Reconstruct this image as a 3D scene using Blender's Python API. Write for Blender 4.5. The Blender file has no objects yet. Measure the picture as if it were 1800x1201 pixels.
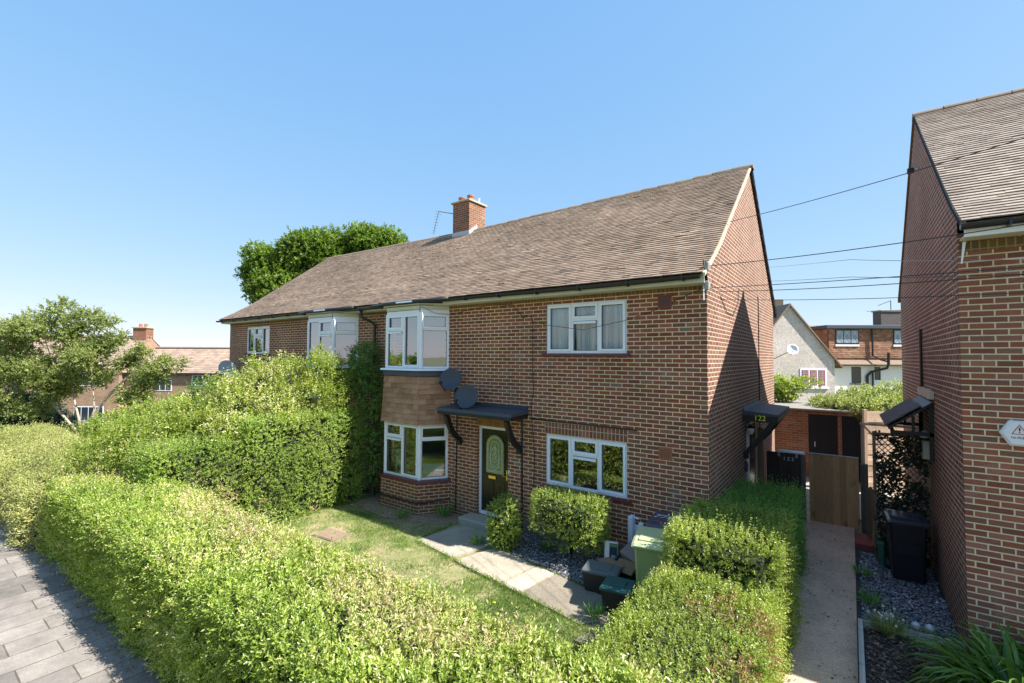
import bpy, math, random
import numpy as np
from mathutils import Vector, Matrix
from math import radians as R, sin, cos, pi, sqrt, atan2, floor

random.seed(7)
rng = np.random.default_rng(11)
scene = bpy.context.scene
COL = scene.collection

# ---------------------------------------------------------------- camera, sky, sun, exposure
YAW, PIT, ROL, FPX = R(36.09), R(1.99), R(0.337), 815.4
cam_d = bpy.data.cameras.new('camera')
cam = bpy.data.objects.new('camera', cam_d); COL.objects.link(cam)
cam_d.sensor_width = 36.0; cam_d.lens = FPX / 1800 * 36.0
cam_d.clip_start = 0.05; cam_d.clip_end = 3000
fw = Vector((-sin(YAW) * cos(PIT), cos(YAW) * cos(PIT), sin(PIT)))
rt = Vector((cos(YAW), sin(YAW), 0)); up = rt.cross(fw)
r2 = rt * cos(ROL) + up * sin(ROL); u2 = -rt * sin(ROL) + up * cos(ROL)
cm = Matrix(((r2.x, u2.x, -fw.x, 1.864), (r2.y, u2.y, -fw.y, -7.930), (r2.z, u2.z, -fw.z, 3.6), (0, 0, 0, 1)))
cam.matrix_world = cm
scene.camera = cam

SUN_AZ, SUN_EL = R(13.8), R(47.8)          # azimuth from +x towards +y
world = bpy.data.worlds.new('World'); scene.world = world
world.use_nodes = True
wn = world.node_tree
bg = wn.nodes['Background']
sky = wn.nodes.new('ShaderNodeTexSky'); sky.sky_type = 'NISHITA'; sky.sun_disc = False
sky.sun_elevation = SUN_EL; sky.sun_rotation = pi / 2 - SUN_AZ
sky.air_density = 0.7; sky.dust_density = 0.3; sky.ozone_density = 3.0; sky.altitude = 0
sp_ = wn.nodes.new('ShaderNodeSeparateColor'); cb_ = wn.nodes.new('ShaderNodeCombineColor')   # soft shoulder towards the bright horizon
wn.links.new(sky.outputs[0], sp_.inputs[0])
for i_, (g_, k_) in enumerate(((0.60, 1.38), (0.36, 2.04), (0.14, 3.36))):
    pw = wn.nodes.new('ShaderNodeMath'); pw.operation = 'POWER'; pw.inputs[1].default_value = g_; wn.links.new(sp_.outputs[i_], pw.inputs[0])
    ml = wn.nodes.new('ShaderNodeMath'); ml.operation = 'MULTIPLY'; ml.inputs[1].default_value = k_; wn.links.new(pw.outputs[0], ml.inputs[0])
    wn.links.new(ml.outputs[0], cb_.inputs[i_])
wn.links.new(cb_.outputs[0], bg.inputs[0]); bg.inputs[1].default_value = 0.105
sl = bpy.data.lights.new('sun', 'SUN'); sl.energy = 5.0; sl.angle = R(0.53); sl.color = (1.0, 0.955, 0.88)
sun = bpy.data.objects.new('sun', sl); COL.objects.link(sun)
sd = Vector((cos(SUN_EL) * cos(SUN_AZ), cos(SUN_EL) * sin(SUN_AZ), sin(SUN_EL)))
sun.rotation_euler = (-sd).to_track_quat('-Z', 'Y').to_euler(); sun.location = (30, 10, 40)
vs = scene.view_settings
vs.view_transform = 'Standard'; vs.look = 'None'; vs.exposure = 1.24; vs.gamma = 1.0
scene.cycles.max_bounces = 6; scene.cycles.transparent_max_bounces = 12
scene.cycles.use_denoising = True

# ---------------------------------------------------------------- helpers
ORG = {}
def tag(o, label=None, cat=None, group=None, kind=None):
    if label: o['label'] = label
    if cat: o['category'] = cat
    if group: o['group'] = group
    if kind: o['kind'] = kind
    return o
def thing(name, label, cat, loc=(0, 0, 0), group=None):
    o = bpy.data.objects.new(name, None); COL.objects.link(o); o.location = loc
    o.empty_display_size = 0.2
    ORG[o] = Vector(loc)
    return tag(o, label, cat, group)
def link_mesh(name, me, m, parent=None, loc=None, smooth=False):
    """mesh given in world coordinates; pivot moved to the parent's origin or loc"""
    org = ORG[parent] if parent is not None else Vector(loc or (0, 0, 0))
    me.transform(Matrix.Translation(-org))
    if m is not None: me.materials.append(m)
    me.polygons.foreach_set('use_smooth', [bool(smooth)] * len(me.polygons))
    o = bpy.data.objects.new(name, me); COL.objects.link(o)
    if parent is not None: o.parent = parent
    else: o.location = org
    ORG[o] = org
    return o
class MB:
    def __init__(s, M=None): s.v = []; s.f = []; s.M = M or Matrix()
    def add(s, vs_, fs, M=None):
        b = len(s.v); T = s.M @ M if M is not None else s.M
        s.v += [tuple(T @ Vector(p)) for p in vs_]
        s.f += [tuple(b + i for i in f) for f in fs]; return s
    def box(s, x0, x1, y0, y1, z0, z1, M=None):
        return s.add([(x0, y0, z0), (x1, y0, z0), (x1, y1, z0), (x0, y1, z0), (x0, y0, z1), (x1, y0, z1), (x1, y1, z1), (x0, y1, z1)],
                     [(0, 3, 2, 1), (4, 5, 6, 7), (0, 1, 5, 4), (1, 2, 6, 5), (2, 3, 7, 6), (3, 0, 4, 7)], M)
    def bbox(s, x0, x1, y0, y1, z0, z1, b=0.01, M=None):
        """box with chamfered vertical and top edges"""
        def ring(i, z): return [(x0+i, y0+b, z), (x0+b, y0+i, z), (x1-b, y0+i, z), (x1-i, y0+b, z), (x1-i, y1-b, z), (x1-b, y1-i, z), (x0+b, y1-i, z), (x0+i, y1-b, z)]
        vv = ring(0, z0) + ring(0, z1 - b) + [(min(max(x, x0+b), x1-b), min(max(y, y0+b), y1-b), z1) for x, y, z in ring(0, z1)]
        fs = [tuple(range(7, -1, -1))]
        for k in (0, 8):
            for i in range(8):
                j = (i + 1) % 8; fs.append((k+i, k+j, k+8+j, k+8+i))
        fs.append(tuple(range(16, 24)))
        return s.add(vv, fs, M)
    def poly(s, pts): return s.add(pts, [tuple(range(len(pts)))])
    def extr(s, pts, d):
        """closed polygon pts (3d) extruded by vector d"""
        n = len(pts); d = Vector(d)
        vv = [Vector(p) for p in pts] + [Vector(p) + d for p in pts]
        fs = [tuple(range(n - 1, -1, -1)), tuple(range(n, 2 * n))] + [(i, (i + 1) % n, n + (i + 1) % n, n + i) for i in range(n)]
        return s.add(vv, fs)
    def tube(s, pts, r, n=8, cap=True):
        pts = [Vector(p) for p in pts]; rs = r if isinstance(r, (list, tuple)) else [r] * len(pts)
        vv = []; fs = []; a = None
        for i, p in enumerate(pts):
            t = (pts[min(i + 1, len(pts) - 1)] - pts[max(i - 1, 0)]).normalized()
            if a is None: a = t.orthogonal().normalized()
            a = (a - t * a.dot(t)).normalized(); b = t.cross(a)
            for k in range(n):
                vv.append(p + (a * cos(2*pi*k/n) + b * sin(2*pi*k/n)) * rs[i])
        for i in range(len(pts) - 1):
            for k in range(n):
                k2 = (k + 1) % n; fs.append((i*n+k, i*n+k2, (i+1)*n+k2, (i+1)*n+k))
        if cap:
            fs.append(tuple(range(n - 1, -1, -1))); fs.append(tuple((len(pts)-1)*n + k for k in range(n)))
        return s.add(vv, fs)
    def lathe(s, c, prof, n=20, axis=(0, 0, 1)):
        q = Vector((0, 0, 1)).rotation_difference(Vector(axis).normalized()).to_matrix()
        vv = []; fs = []; c = Vector(c)
        for r_, h in prof:
            for k in range(n):
                vv.append(c + q @ Vector((r_ * cos(2*pi*k/n), r_ * sin(2*pi*k/n), h)))
        for i in range(len(prof) - 1):
            for k in range(n):
                k2 = (k + 1) % n; fs.append((i*n+k, i*n+k2, (i+1)*n+k2, (i+1)*n+k))
        fs.append(tuple(range(n - 1, -1, -1))); fs.append(tuple((len(prof)-1)*n + k for k in range(n)))
        return s.add(vv, fs)
    def build(s, name, m, parent=None, loc=None, smooth=False, label=None):
        me = bpy.data.meshes.new(name); me.from_pydata(s.v, [], s.f); me.update()
        uvl = me.uv_layers.new(name='UVMap').data
        for p in me.polygons:
            n = p.normal
            if abs(n.z) > 0.85: f = lambda c: (c.x, c.y)
            else:
                t = Vector((-n.y, n.x, 0)).normalized()
                if abs(t.y) > abs(t.x):
                    if t.y < 0: t = -t
                elif t.x < 0: t = -t
                f = lambda c, t=t: (c.dot(t), c.z)
            for li in p.loop_indices:
                uvl[li].uv = f(me.vertices[me.loops[li].vertex_index].co)
        o = link_mesh(name, me, m, parent, loc, smooth)
        if label: o['label'] = label
        return o
def frame(x, y, z=0, deg=0): return Matrix.Translation((x, y, z)) @ Matrix.Rotation(R(deg), 4, 'Z')

# ---------------------------------------------------------------- materials
class NT:
    def __init__(s, name):
        s.m = bpy.data.materials.new(name); s.m.use_nodes = True; s.t = s.m.node_tree
        s.b = s.t.nodes['Principled BSDF']; s.out = s.t.nodes['Material Output']
    def n(s, ty, **k):
        nd = s.t.nodes.new('ShaderNode' + ty)
        for a, v in k.items(): setattr(nd, a, v)
        return nd
    def set(s, sock, v):
        if isinstance(v, bpy.types.NodeSocket): s.t.links.new(v, sock)
        elif v is not None:
            if isinstance(v, tuple) and len(v) == 3 and sock.type == 'RGBA': v = v + (1,)
            sock.default_value = v
    def math(s, op, a, b=None, c=None, clamp=False):
        nd = s.n('Math', operation=op, use_clamp=clamp)
        s.set(nd.inputs[0], a); s.set(nd.inputs[1], b); s.set(nd.inputs[2], c)
        return nd.outputs[0]
    def mix(s, f, a, b, mode='MIX'):
        nd = s.n('Mix', data_type='RGBA', blend_type=mode)
        s.set(nd.inputs[0], f); s.set(nd.inputs[6], a); s.set(nd.inputs[7], b)
        return nd.outputs[2]
    def noise(s, scale, vec=None, det=3, rough=0.55, dim='3D'):
        nd = s.n('TexNoise', noise_dimensions=dim); s.set(nd.inputs['Scale'], scale); s.set(nd.inputs['Detail'], det)
        s.set(nd.inputs['Roughness'], rough)
        if vec is not None: s.set(nd.inputs['Vector'], vec)
        return nd.outputs['Fac']
    def ramp(s, f, stops, interp='LINEAR'):
        nd = s.n('ValToRGB'); cr = nd.color_ramp; cr.interpolation = interp
        while len(cr.elements) < len(stops): cr.elements.new(0.5)
        for e, (p, c) in zip(cr.elements, stops):
            e.position = p; e.color = c + (1,) if len(c) == 3 else c
        s.set(nd.inputs[0], f); return nd.outputs[0]
    def rng(s, f, a, b, c=0., d=1.):
        nd = s.n('MapRange'); nd.clamp = True
        for i, v in enumerate((f, a, b, c, d)): s.set(nd.inputs[i], v)
        return nd.outputs[0]
    def obj(s): return s.n('TexCoord').outputs['Object']
    def uv(s): return s.n('TexCoord').outputs['UV']
    def bump(s, h, strength=0.5, dist=0.01):
        nd = s.n('Bump'); s.set(nd.inputs['Height'], h); nd.inputs['Strength'].default_value = strength
        nd.inputs['Distance'].default_value = dist; s.set(s.b.inputs['Normal'], nd.outputs[0])
    def fin(s, col=None, rough=0.8, metal=0, spec=None):
        s.set(s.b.inputs['Base Color'], col); s.set(s.b.inputs['Roughness'], rough); s.set(s.b.inputs['Metallic'], metal)
        if spec is not None: s.b.inputs['Specular IOR Level'].default_value = spec
        return s.m
def plain(name, col, rough=0.6, metal=0, var=0.12, scale=6, bump=0.0, spec=None):
    t = NT(name); o = t.obj()
    n1 = t.noise(scale, o, 5, 0.65); n2 = t.noise(scale * 9, o, 3)
    f = t.math('MULTIPLY_ADD', n1, 2 * var, 1 - var)
    f = t.math('MULTIPLY', f, t.math('MULTIPLY_ADD', n2, var, 1 - var / 2))
    nd = t.n('HueSaturation'); t.set(nd.inputs['Value'], f); t.set(nd.inputs['Color'], col)
    if bump: t.bump(n2, bump, 0.005)
    rr = t.math('MULTIPLY_ADD', n1, 0.2, rough - 0.1)
    return t.fin(nd.outputs[0], rr, metal, spec)
def cells(t, uv, bw, bh, off, jx, su=0., sv=0., swap=False, seed=0.):
    sp = t.n('SeparateXYZ'); t.set(sp.inputs[0], uv)
    u, v = (sp.outputs[1], sp.outputs[0]) if swap else (sp.outputs[0], sp.outputs[1])
    u = t.math('ADD', u, su); v = t.math('ADD', v, sv)
    rv = t.math('DIVIDE', v, bh); row = t.math('FLOOR', rv)
    par = t.math('FLOORED_MODULO', row, 2.0)
    uu = t.math('MULTIPLY_ADD', par, off, t.math('DIVIDE', u, bw)); c = t.math('FLOOR', uu)
    fu = t.math('SUBTRACT', uu, c); fv = t.math('SUBTRACT', rv, row)
    du = t.math('MULTIPLY', t.math('MINIMUM', fu, t.math('SUBTRACT', 1.0, fu)), bw)
    dv = t.math('MULTIPLY', t.math('MINIMUM', fv, t.math('SUBTRACT', 1.0, fv)), bh)
    d = t.math('MINIMUM', du, dv)
    cb = t.n('CombineXYZ'); t.set(cb.inputs[0], c); t.set(cb.inputs[1], row); t.set(cb.inputs[2], seed)
    w = t.n('TexWhiteNoise', noise_dimensions='3D'); t.set(w.inputs[0], cb.outputs[0])
    return d, w.outputs['Value'], w.outputs['Color'], row
BR = [(0.0, (0.190, 0.070, 0.050)), (0.18, (0.225, 0.080, 0.055)), (0.40, (0.250, 0.088, 0.059)), (0.58, (0.205, 0.075, 0.053)), (0.74, (0.265, 0.098, 0.065)),
      (0.88, (0.185, 0.080, 0.060)), (0.955, (0.225, 0.112, 0.082)), (0.99, (0.19, 0.145, 0.12))]
def brick(name, stops=BR, mortar=(0.84, 0.61, 0.365), mw=0.0078, bw=0.225, bh=0.075, off=0.5, gain=1.0, swap=False, seed=0., su=0., sv=0., stain=0.35):
    t = NT(name); uv = t.uv(); o = t.obj()
    wob = t.noise(14, uv, 4, 0.6, '2D'); fine = t.noise(70, uv, 4, 0.7, '2D'); big = t.noise(0.9, o, 4, 0.6)
    d, val, col, row = cells(t, uv, bw, bh, off, mw, su, sv, swap, seed)
    d2 = t.math('ADD', d, t.math('MULTIPLY', t.math('SUBTRACT', wob, 0.5), 0.005))
    mask = t.rng(d2, mw - 0.0014, mw + 0.0014)
    c = t.ramp(val, stops, 'CONSTANT')
    sp = t.n('SeparateColor'); t.set(sp.inputs[0], col)
    hs = t.n('HueSaturation'); t.set(hs.inputs['Color'], c)
    t.set(hs.inputs['Value'], t.math('MULTIPLY', t.math('MULTIPLY_ADD', sp.outputs[1], 0.36, 0.82 * gain), t.math('MULTIPLY_ADD', fine, 0.7, 0.65)))
    t.set(hs.inputs['Saturation'], t.math('MULTIPLY_ADD', sp.outputs[2], 0.2, 0.94))
    lump = t.rng(t.noise(26, uv, 3, 0.6, '2D'), 0.62, 0.74)
    c2 = t.mix(t.math('MULTIPLY', lump, 0.35), hs.outputs[0], (0.09, 0.055, 0.05))
    mo = t.mix(t.math('MULTIPLY', fine, 0.5), mortar, tuple(x * 0.66 for x in mortar))
    cc = t.mix(mask, mo, c2)
    st = t.rng(big, 0.35, 0.7, 1.0 - stain * 0.6, 1.08)
    zz = t.n('SeparateXYZ'); t.set(zz.inputs[0], o); damp = t.math('MULTIPLY', t.rng(zz.outputs[2], 0.15, 0.75, 1.0, 0.0), t.rng(t.noise(3.0, o, 4, .7), .35, .6))
    eff = t.math('MULTIPLY', t.rng(t.noise(1.1, o, 5, .75), .60, .70), t.rng(fine, .4, .6))
    cc = t.mix(t.math('MULTIPLY', damp, .45), cc, (0.10, 0.085, 0.06)); cc = t.mix(t.math('MULTIPLY', eff, .22), cc, (0.62, 0.56, 0.5))
    nd = t.n('HueSaturation'); t.set(nd.inputs['Color'], cc); t.set(nd.inputs['Value'], st)
    t.bump(t.math('ADD', t.math('MULTIPLY', mask, 1.0), t.math('MULTIPLY', fine, 0.35)), 0.8, 0.006)
    return t.fin(nd.outputs[0], 0.88)
M_brA = brick('brick_front')
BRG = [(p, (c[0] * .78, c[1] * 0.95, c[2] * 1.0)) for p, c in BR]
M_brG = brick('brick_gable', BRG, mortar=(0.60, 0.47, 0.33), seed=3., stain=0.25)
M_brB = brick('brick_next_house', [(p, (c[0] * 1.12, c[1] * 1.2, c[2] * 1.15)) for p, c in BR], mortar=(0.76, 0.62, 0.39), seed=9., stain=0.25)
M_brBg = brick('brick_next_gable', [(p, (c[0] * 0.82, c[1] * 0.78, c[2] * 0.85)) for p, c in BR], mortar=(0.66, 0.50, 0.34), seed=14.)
M_brO = brick('brick_orange', [(p, (c[0] * 1.4, c[1] * 1.6, c[2] * 1.25)) for p, c in BR], mortar=(0.42, 0.31, 0.20), seed=5.)
M_brC = brick('brick_chimney', [(p, (c[0] * 1.0, c[1] * 1.0, c[2] * .9)) for p, c in BR], mortar=(0.42, 0.33, 0.22), seed=6.)
M_soldier = brick('brick_soldier', mortar=(0.5, 0.4, 0.27), swap=True, off=0.0, bw=0.24, seed=2., sv=0.01, su=-0.07)
M_brD = brick('brick_dark_weathered', [(p, (0.10 + 0.05 * i % 0.07, 0.085, 0.075)) for i, (p, c) in enumerate(BR)], mortar=(0.3, 0.26, 0.2), seed=8.)
M_plinth = plain('plinth_render', (0.17, 0.125, 0.10), 0.9, var=0.35, bump=0.4)

def tilemat(name, stops, moss=0.3):
    t = NT(name); a = t.n('Attribute'); a.attribute_name = 'rnd'; o = t.obj()
    n = t.noise(22, o, 4, 0.65); big = t.noise(0.8, o, 5, 0.62)
    c = t.ramp(a.outputs['Fac'], stops)
    hs = t.n('HueSaturation'); t.set(hs.inputs['Color'], c)
    t.set(hs.inputs['Value'], t.math('MULTIPLY', t.math('MULTIPLY_ADD', n, 0.7, 0.65), t.rng(big, 0.3, 0.72, 0.74, 1.15)))
    spk = t.rng(t.noise(5.5, o, 5, 0.7), 0.60, 0.68)
    c2 = t.mix(t.math('MULTIPLY', spk, moss), hs.outputs[0], (0.085, 0.075, 0.055))
    lic = t.rng(t.noise(3.1, o, 6, 0.75), 0.66, 0.70)
    c3 = t.mix(t.math('MULTIPLY', lic, moss * 1.3), c2, (0.32, 0.27, 0.17))
    t.bump(n, 0.5, 0.004)
    return t.fin(c3, 0.85)
M_tileA = tilemat('roof_tile_weathered', [(0, (0.13, 0.092, 0.066)), (0.2, (0.215, 0.152, 0.108)), (0.6, (0.275, 0.195, 0.14)), (0.9, (0.33, 0.24, 0.175)), (1, (0.38, 0.29, 0.21))], 0.45)
M_tileB = tilemat('roof_tile_pinkish', [(0, (0.21, 0.165, 0.135)), (0.4, (0.30, 0.235, 0.19)), (0.85, (0.37, 0.295, 0.24)), (1, (0.42, 0.345, 0.28))], 0.3)
M_hung = tilemat('hung_clay_tile', [(0, (0.20, 0.085, 0.05)), (0.3, (0.29, 0.135, 0.075)), (0.7, (0.36, 0.185, 0.11)), (1, (0.42, 0.26, 0.17))], 0.15)
M_slate = tilemat('canopy_slate_tile', [(0, (0.06, 0.055, 0.06)), (1, (0.11, 0.10, 0.11))], 0.1)
M_ridge = plain('ridge_clay', (0.235, 0.165, 0.115), 0.9, var=0.4, scale=5, bump=0.5)
M_mortar = plain('verge_mortar', (0.50, 0.43, 0.32), 0.95, var=0.3, scale=9, bump=0.6)
M_under = plain('roof_underlay', (0.05, 0.045, 0.04), 0.9)
M_upvc = plain('white_upvc', (0.80, 0.83, 0.89), 0.32, var=0.04)
M_fascia = plain('cream_fascia', (0.56, 0.55, 0.44), 0.5, var=0.18, scale=3)
M_black = plain('black_plastic', (0.013, 0.014, 0.017), 0.38, var=0.3)
M_blackw = plain('black_painted_wood', (0.014, 0.013, 0.014), 0.5, var=0.5, scale=12, bump=0.3)
M_felt = plain('roof_felt', (0.055, 0.065, 0.085), 0.7, var=0.3, scale=20, bump=0.5)
M_lead = plain('lead_flashing', (0.42, 0.44, 0.47), 0.5, var=0.2)
M_darklead = plain('dark_lead', (0.045, 0.055, 0.075), 0.5, var=0.3)
M_terra = plain('terracotta', (0.36, 0.12, 0.06), 0.8, var=0.2)
M_vent = plain('vent_terracotta', (0.19, 0.062, 0.052), 0.85, var=0.25)
M_sill = plain('crimson_sill_tile', (0.115, 0.022, 0.034), 0.4, var=0.25)
M_conc = plain('concrete', (0.36, 0.33, 0.28), 0.9, var=0.22, scale=5, bump=0.5)
M_stone = plain('stone_cap', (0.40, 0.34, 0.24), 0.9, var=0.3, bump=0.5)
M_dish = plain('dish_grey', (0.05, 0.062, 0.085), 0.6, var=0.12)
M_dishl = plain('dish_light', (0.30, 0.33, 0.38), 0.5, var=0.1)
M_metal = plain('galvanised_metal', (0.45, 0.46, 0.47), 0.4, 0.8)
M_steel = plain('pale_steel', (0.75, 0.77, 0.8), 0.3, 0.6)
M_rust = plain('rusty_alu', (0.22, 0.17, 0.16), 0.5, 0.5)
M_brass = plain('brass', (0.75, 0.55, 0.22), 0.25, 1.0, var=0.05)
M_door = plain('black_door_paint', (0.012, 0.011, 0.008), 0.25, var=0.2)
M_dark = plain('interior_dark', (0.05, 0.05, 0.05), 0.9)
M_room = plain('interior_plaster', (0.42, 0.40, 0.37), 0.9)
M_white = plain('white_paint', (0.82, 0.82, 0.80), 0.7, var=0.06)
M_ply = plain('pale_board', (0.55, 0.50, 0.40), 0.8, var=0.15)
M_red = plain('red_painted_step', (0.24, 0.045, 0.035), 0.6, var=0.35)
M_teal = plain('teal_cloth', (0.06, 0.17, 0.24), 0.9, var=0.1)
M_pale = plain('pale_blue_cloth', (0.33, 0.42, 0.46), 0.9, var=0.2, scale=25)
M_grn = plain('green_bin_plastic', (0.28, 0.34, 0.14), 0.5, var=0.08)
M_grnl = plain('green_bin_lid', (0.45, 0.50, 0.27), 0.45, var=0.08)
M_boxb = plain('dark_box_plastic', (0.028, 0.024, 0.024), 0.5, var=0.25)
M_boxg = plain('dark_green_box_lid', (0.018, 0.085, 0.085), 0.45, var=0.1)
M_boxgrey = plain('grey_box_lid', (0.10, 0.115, 0.125), 0.5, var=0.12)
M_purple = plain('plum_bin_plastic', (0.085, 0.06, 0.085), 0.5, var=0.15)
M_card = plain('cardboard', (0.20, 0.125, 0.065), 0.9, var=0.2)
M_cardg = plain('grey_board', (0.20, 0.155, 0.14), 0.9, var=0.2)
M_paper = plain('white_print', (0.75, 0.76, 0.78), 0.6, var=0.05)
M_ink = plain('dark_ink', (0.02, 0.03, 0.05), 0.6)
M_leafprint = plain('green_print', (0.12, 0.25, 0.10), 0.6)
M_yell = plain('lime_numeral', (0.75, 0.9, 0.10), 0.5, var=0.05)
M_redprint = plain('red_print', (0.45, 0.08, 0.05), 0.6, var=0.05)
M_bark = plain('bark', (0.42, 0.34, 0.26), 0.95, var=0.4, scale=12, bump=0.7)
M_barkd = plain('dark_bark', (0.10, 0.08, 0.06), 0.95, var=0.4, scale=12, bump=0.7)
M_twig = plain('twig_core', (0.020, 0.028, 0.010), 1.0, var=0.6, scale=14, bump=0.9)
M_cable = plain('cable_sheath', (0.02, 0.02, 0.022), 0.6)
M_cablel = plain('grey_cable', (0.30, 0.30, 0.30), 0.5)
M_globe = plain('lamp_globe', (0.5, 0.54, 0.58), 0.15, var=0.3, scale=30)

def wood(name, c1, c2, plank=0.12, axis=0, rough=0.75):
    """boards side by side along object axis, grain running along z"""
    t = NT(name); o = t.obj(); sp = t.n('SeparateXYZ'); t.set(sp.inputs[0], o)
    mp = t.n('Mapping'); t.set(mp.inputs[0], o); mp.inputs['Scale'].default_value = (14, 14, 1.2)
    g = t.noise(3.5, mp.outputs[0], 5, 0.65)
    mp2 = t.n('Mapping'); t.set(mp2.inputs[0], o); mp2.inputs['Scale'].default_value = (4, 4, 1.6)
    k = t.rng(t.noise(1.8, mp2.outputs[0], 3, 0.5), 0.62, 0.72)
    pi_ = t.math('FLOOR', t.math('DIVIDE', sp.outputs[axis], plank))
    w = t.n('TexWhiteNoise', noise_dimensions='1D'); t.set(w.inputs['W'], pi_)
    c = t.mix(t.rng(g, 0.25, 0.75), c1, c2)
    c = t.mix(t.math('MULTIPLY', k, 0.6), c, tuple(x * 0.35 for x in c1))
    hs = t.n('HueSaturation'); t.set(hs.inputs['Color'], c); t.set(hs.inputs['Value'], t.math('MULTIPLY_ADD', w.outputs[0], 0.5, 0.75))
    t.bump(g, 0.4, 0.003)
    return t.fin(hs.outputs[0], rough)
M_gate = wood('gate_boards', (0.38, 0.205, 0.085), (0.56, 0.34, 0.16))
M_dgate = wood('dark_boards', (0.03, 0.02, 0.016), (0.055, 0.036, 0.026))
M_post = wood('weathered_post', (0.10, 0.085, 0.07), (0.17, 0.145, 0.12))
M_bpost = wood('brown_post', (0.16, 0.10, 0.055), (0.25, 0.16, 0.09))
M_larch = wood('pale_larch', (0.52, 0.36, 0.24), (0.68, 0.50, 0.36))
M_sedge = wood('grey_edging_timber', (0.38, 0.37, 0.34), (0.5, 0.48, 0.44))
M_shed = wood('shed_door_boards', (0.007, 0.007, 0.010), (0.014, 0.014, 0.018), 0.14)

def glass(name, refl=0.22, tint=(0.9, 0.93, 0.95)):
    t = NT(name); t.t.nodes.remove(t.b)
    tr = t.n('BsdfTransparent'); t.set(tr.inputs[0], tint)
    gl = t.n('BsdfGlossy'); gl.inputs['Roughness'].default_value = 0.0; t.set(gl.inputs[0], (0.95, 0.97, 1.0))
    o = t.obj(); bp = t.n('Bump'); bp.inputs['Strength'].default_value = 0.04; bp.inputs['Distance'].default_value = 0.05
    t.set(bp.inputs['Height'], t.noise(2.2, o, 1)); t.set(gl.inputs['Normal'], bp.outputs[0])
    fr = t.n('Fresnel'); fr.inputs[0].default_value = 1.5
    f = t.math('ADD', t.math('MULTIPLY', fr.outputs[0], 1.2), refl - 0.05, clamp=True)
    mx = t.n('MixShader'); t.set(mx.inputs[0], f); t.t.links.new(tr.outputs[0], mx.inputs[1]); t.t.links.new(gl.outputs[0], mx.inputs[2])
    t.t.links.new(mx.outputs[0], t.out.inputs[0]); return t.m
M_glass = glass('window_glass', 0.30)
M_glassm = glass('bay_glass', 0.20)
M_glassu = glass('window_glass_clear', 0.07)
def cloth(name, col, tl=0.4):
    t = NT(name); t.fin(col, 0.9)
    tb = t.n('BsdfTranslucent'); t.set(tb.inputs[0], col)
    mx = t.n('MixShader'); mx.inputs[0].default_value = tl
    t.t.links.new(t.b.outputs[0], mx.inputs[1]); t.t.links.new(tb.outputs[0], mx.inputs[2]); t.t.links.new(mx.outputs[0], t.out.inputs[0])
    return t.m
M_net = cloth('net_curtain', (0.93, 0.96, 0.98), 0.12); M_clear = cloth('cloudy_clear_plastic', (0.80, 0.84, 0.95), 0.35)
M_blind = cloth('blind_slat', (0.30, 0.27, 0.24), 0.2)
def leaded():
    t = NT('leaded_glass'); o = t.obj()
    w = t.n('TexVoronoi'); w.feature = 'DISTANCE_TO_EDGE'; w.inputs['Scale'].default_value = 16; t.set(w.inputs['Vector'], o)
    n = t.noise(40, o, 3)
    c = t.ramp(n, [(0.3, (0.06, 0.10, 0.03)), (0.5, (0.17, 0.24, 0.08)), (0.7, (0.34, 0.40, 0.20))])
    t.bump(n, 0.8, 0.004)
    return t.fin(c, 0.12, spec=0.9)
M_leaded = leaded()

def leafm(name, stops, trans=0.42, rough=0.42, spec=0.45):
    t = NT(name); a = t.n('Attribute'); a.attribute_name = 'rnd'; o = t.obj()
    c = t.ramp(a.outputs['Fac'], stops)
    hs = t.n('HueSaturation'); t.set(hs.inputs['Color'], c); t.set(hs.inputs['Value'], t.rng(t.noise(1.3, o, 3), 0.3, 0.7, 0.82, 1.2))
    t.fin(hs.outputs[0], rough, spec=spec)
    tb = t.n('BsdfTranslucent')
    h2 = t.n('HueSaturation'); t.set(h2.inputs['Color'], hs.outputs[0]); h2.inputs['Value'].default_value = 1.5; h2.inputs['Saturation'].default_value = 1.15; h2.inputs['Hue'].default_value = 0.485
    t.set(tb.inputs[0], h2.outputs[0])
    mx = t.n('MixShader'); mx.inputs[0].default_value = trans
    t.t.links.new(t.b.outputs[0], mx.inputs[1]); t.t.links.new(tb.outputs[0], mx.inputs[2]); t.t.links.new(mx.outputs[0], t.out.inputs[0])
    return t.m
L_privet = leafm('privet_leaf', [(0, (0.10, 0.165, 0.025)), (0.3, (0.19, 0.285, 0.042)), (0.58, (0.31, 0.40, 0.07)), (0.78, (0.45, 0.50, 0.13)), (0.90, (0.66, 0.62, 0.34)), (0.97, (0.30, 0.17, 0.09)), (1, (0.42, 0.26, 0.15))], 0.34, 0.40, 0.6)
L_box = leafm('box_hedge_leaf', [(0, (0.11, 0.17, 0.028)), (0.4, (0.22, 0.30, 0.05)), (0.8, (0.38, 0.44, 0.10)), (0.93, (0.58, 0.58, 0.24)), (0.955, (0.25, 0.12, 0.06)), (1, (0.34, 0.20, 0.11))], 0.36, 0.40, 0.6)
L_div = leafm('dividing_hedge_leaf', [(0, (0.14, 0.22, 0.045)), (0.5, (0.29, 0.40, 0.085)), (0.9, (0.47, 0.54, 0.17)), (0.97, (0.62, 0.62, 0.30)), (1, (0.42, 0.20, 0.12))], 0.42, 0.40, 0.5)
L_flow = leafm('flowering_shrub_leaf', [(0, (0.12, 0.18, 0.03)), (0.4, (0.24, 0.32, 0.055)), (0.66, (0.38, 0.42, 0.09)), (0.74, (0.68, 0.66, 0.36)), (1, (0.78, 0.74, 0.50))], 0.45, 0.4, 0.5)
L_dark = leafm('dark_shrub_leaf', [(0, (0.06, 0.13, 0.03)), (0.6, (0.14, 0.25, 0.055)), (1, (0.28, 0.40, 0.11))])
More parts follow.
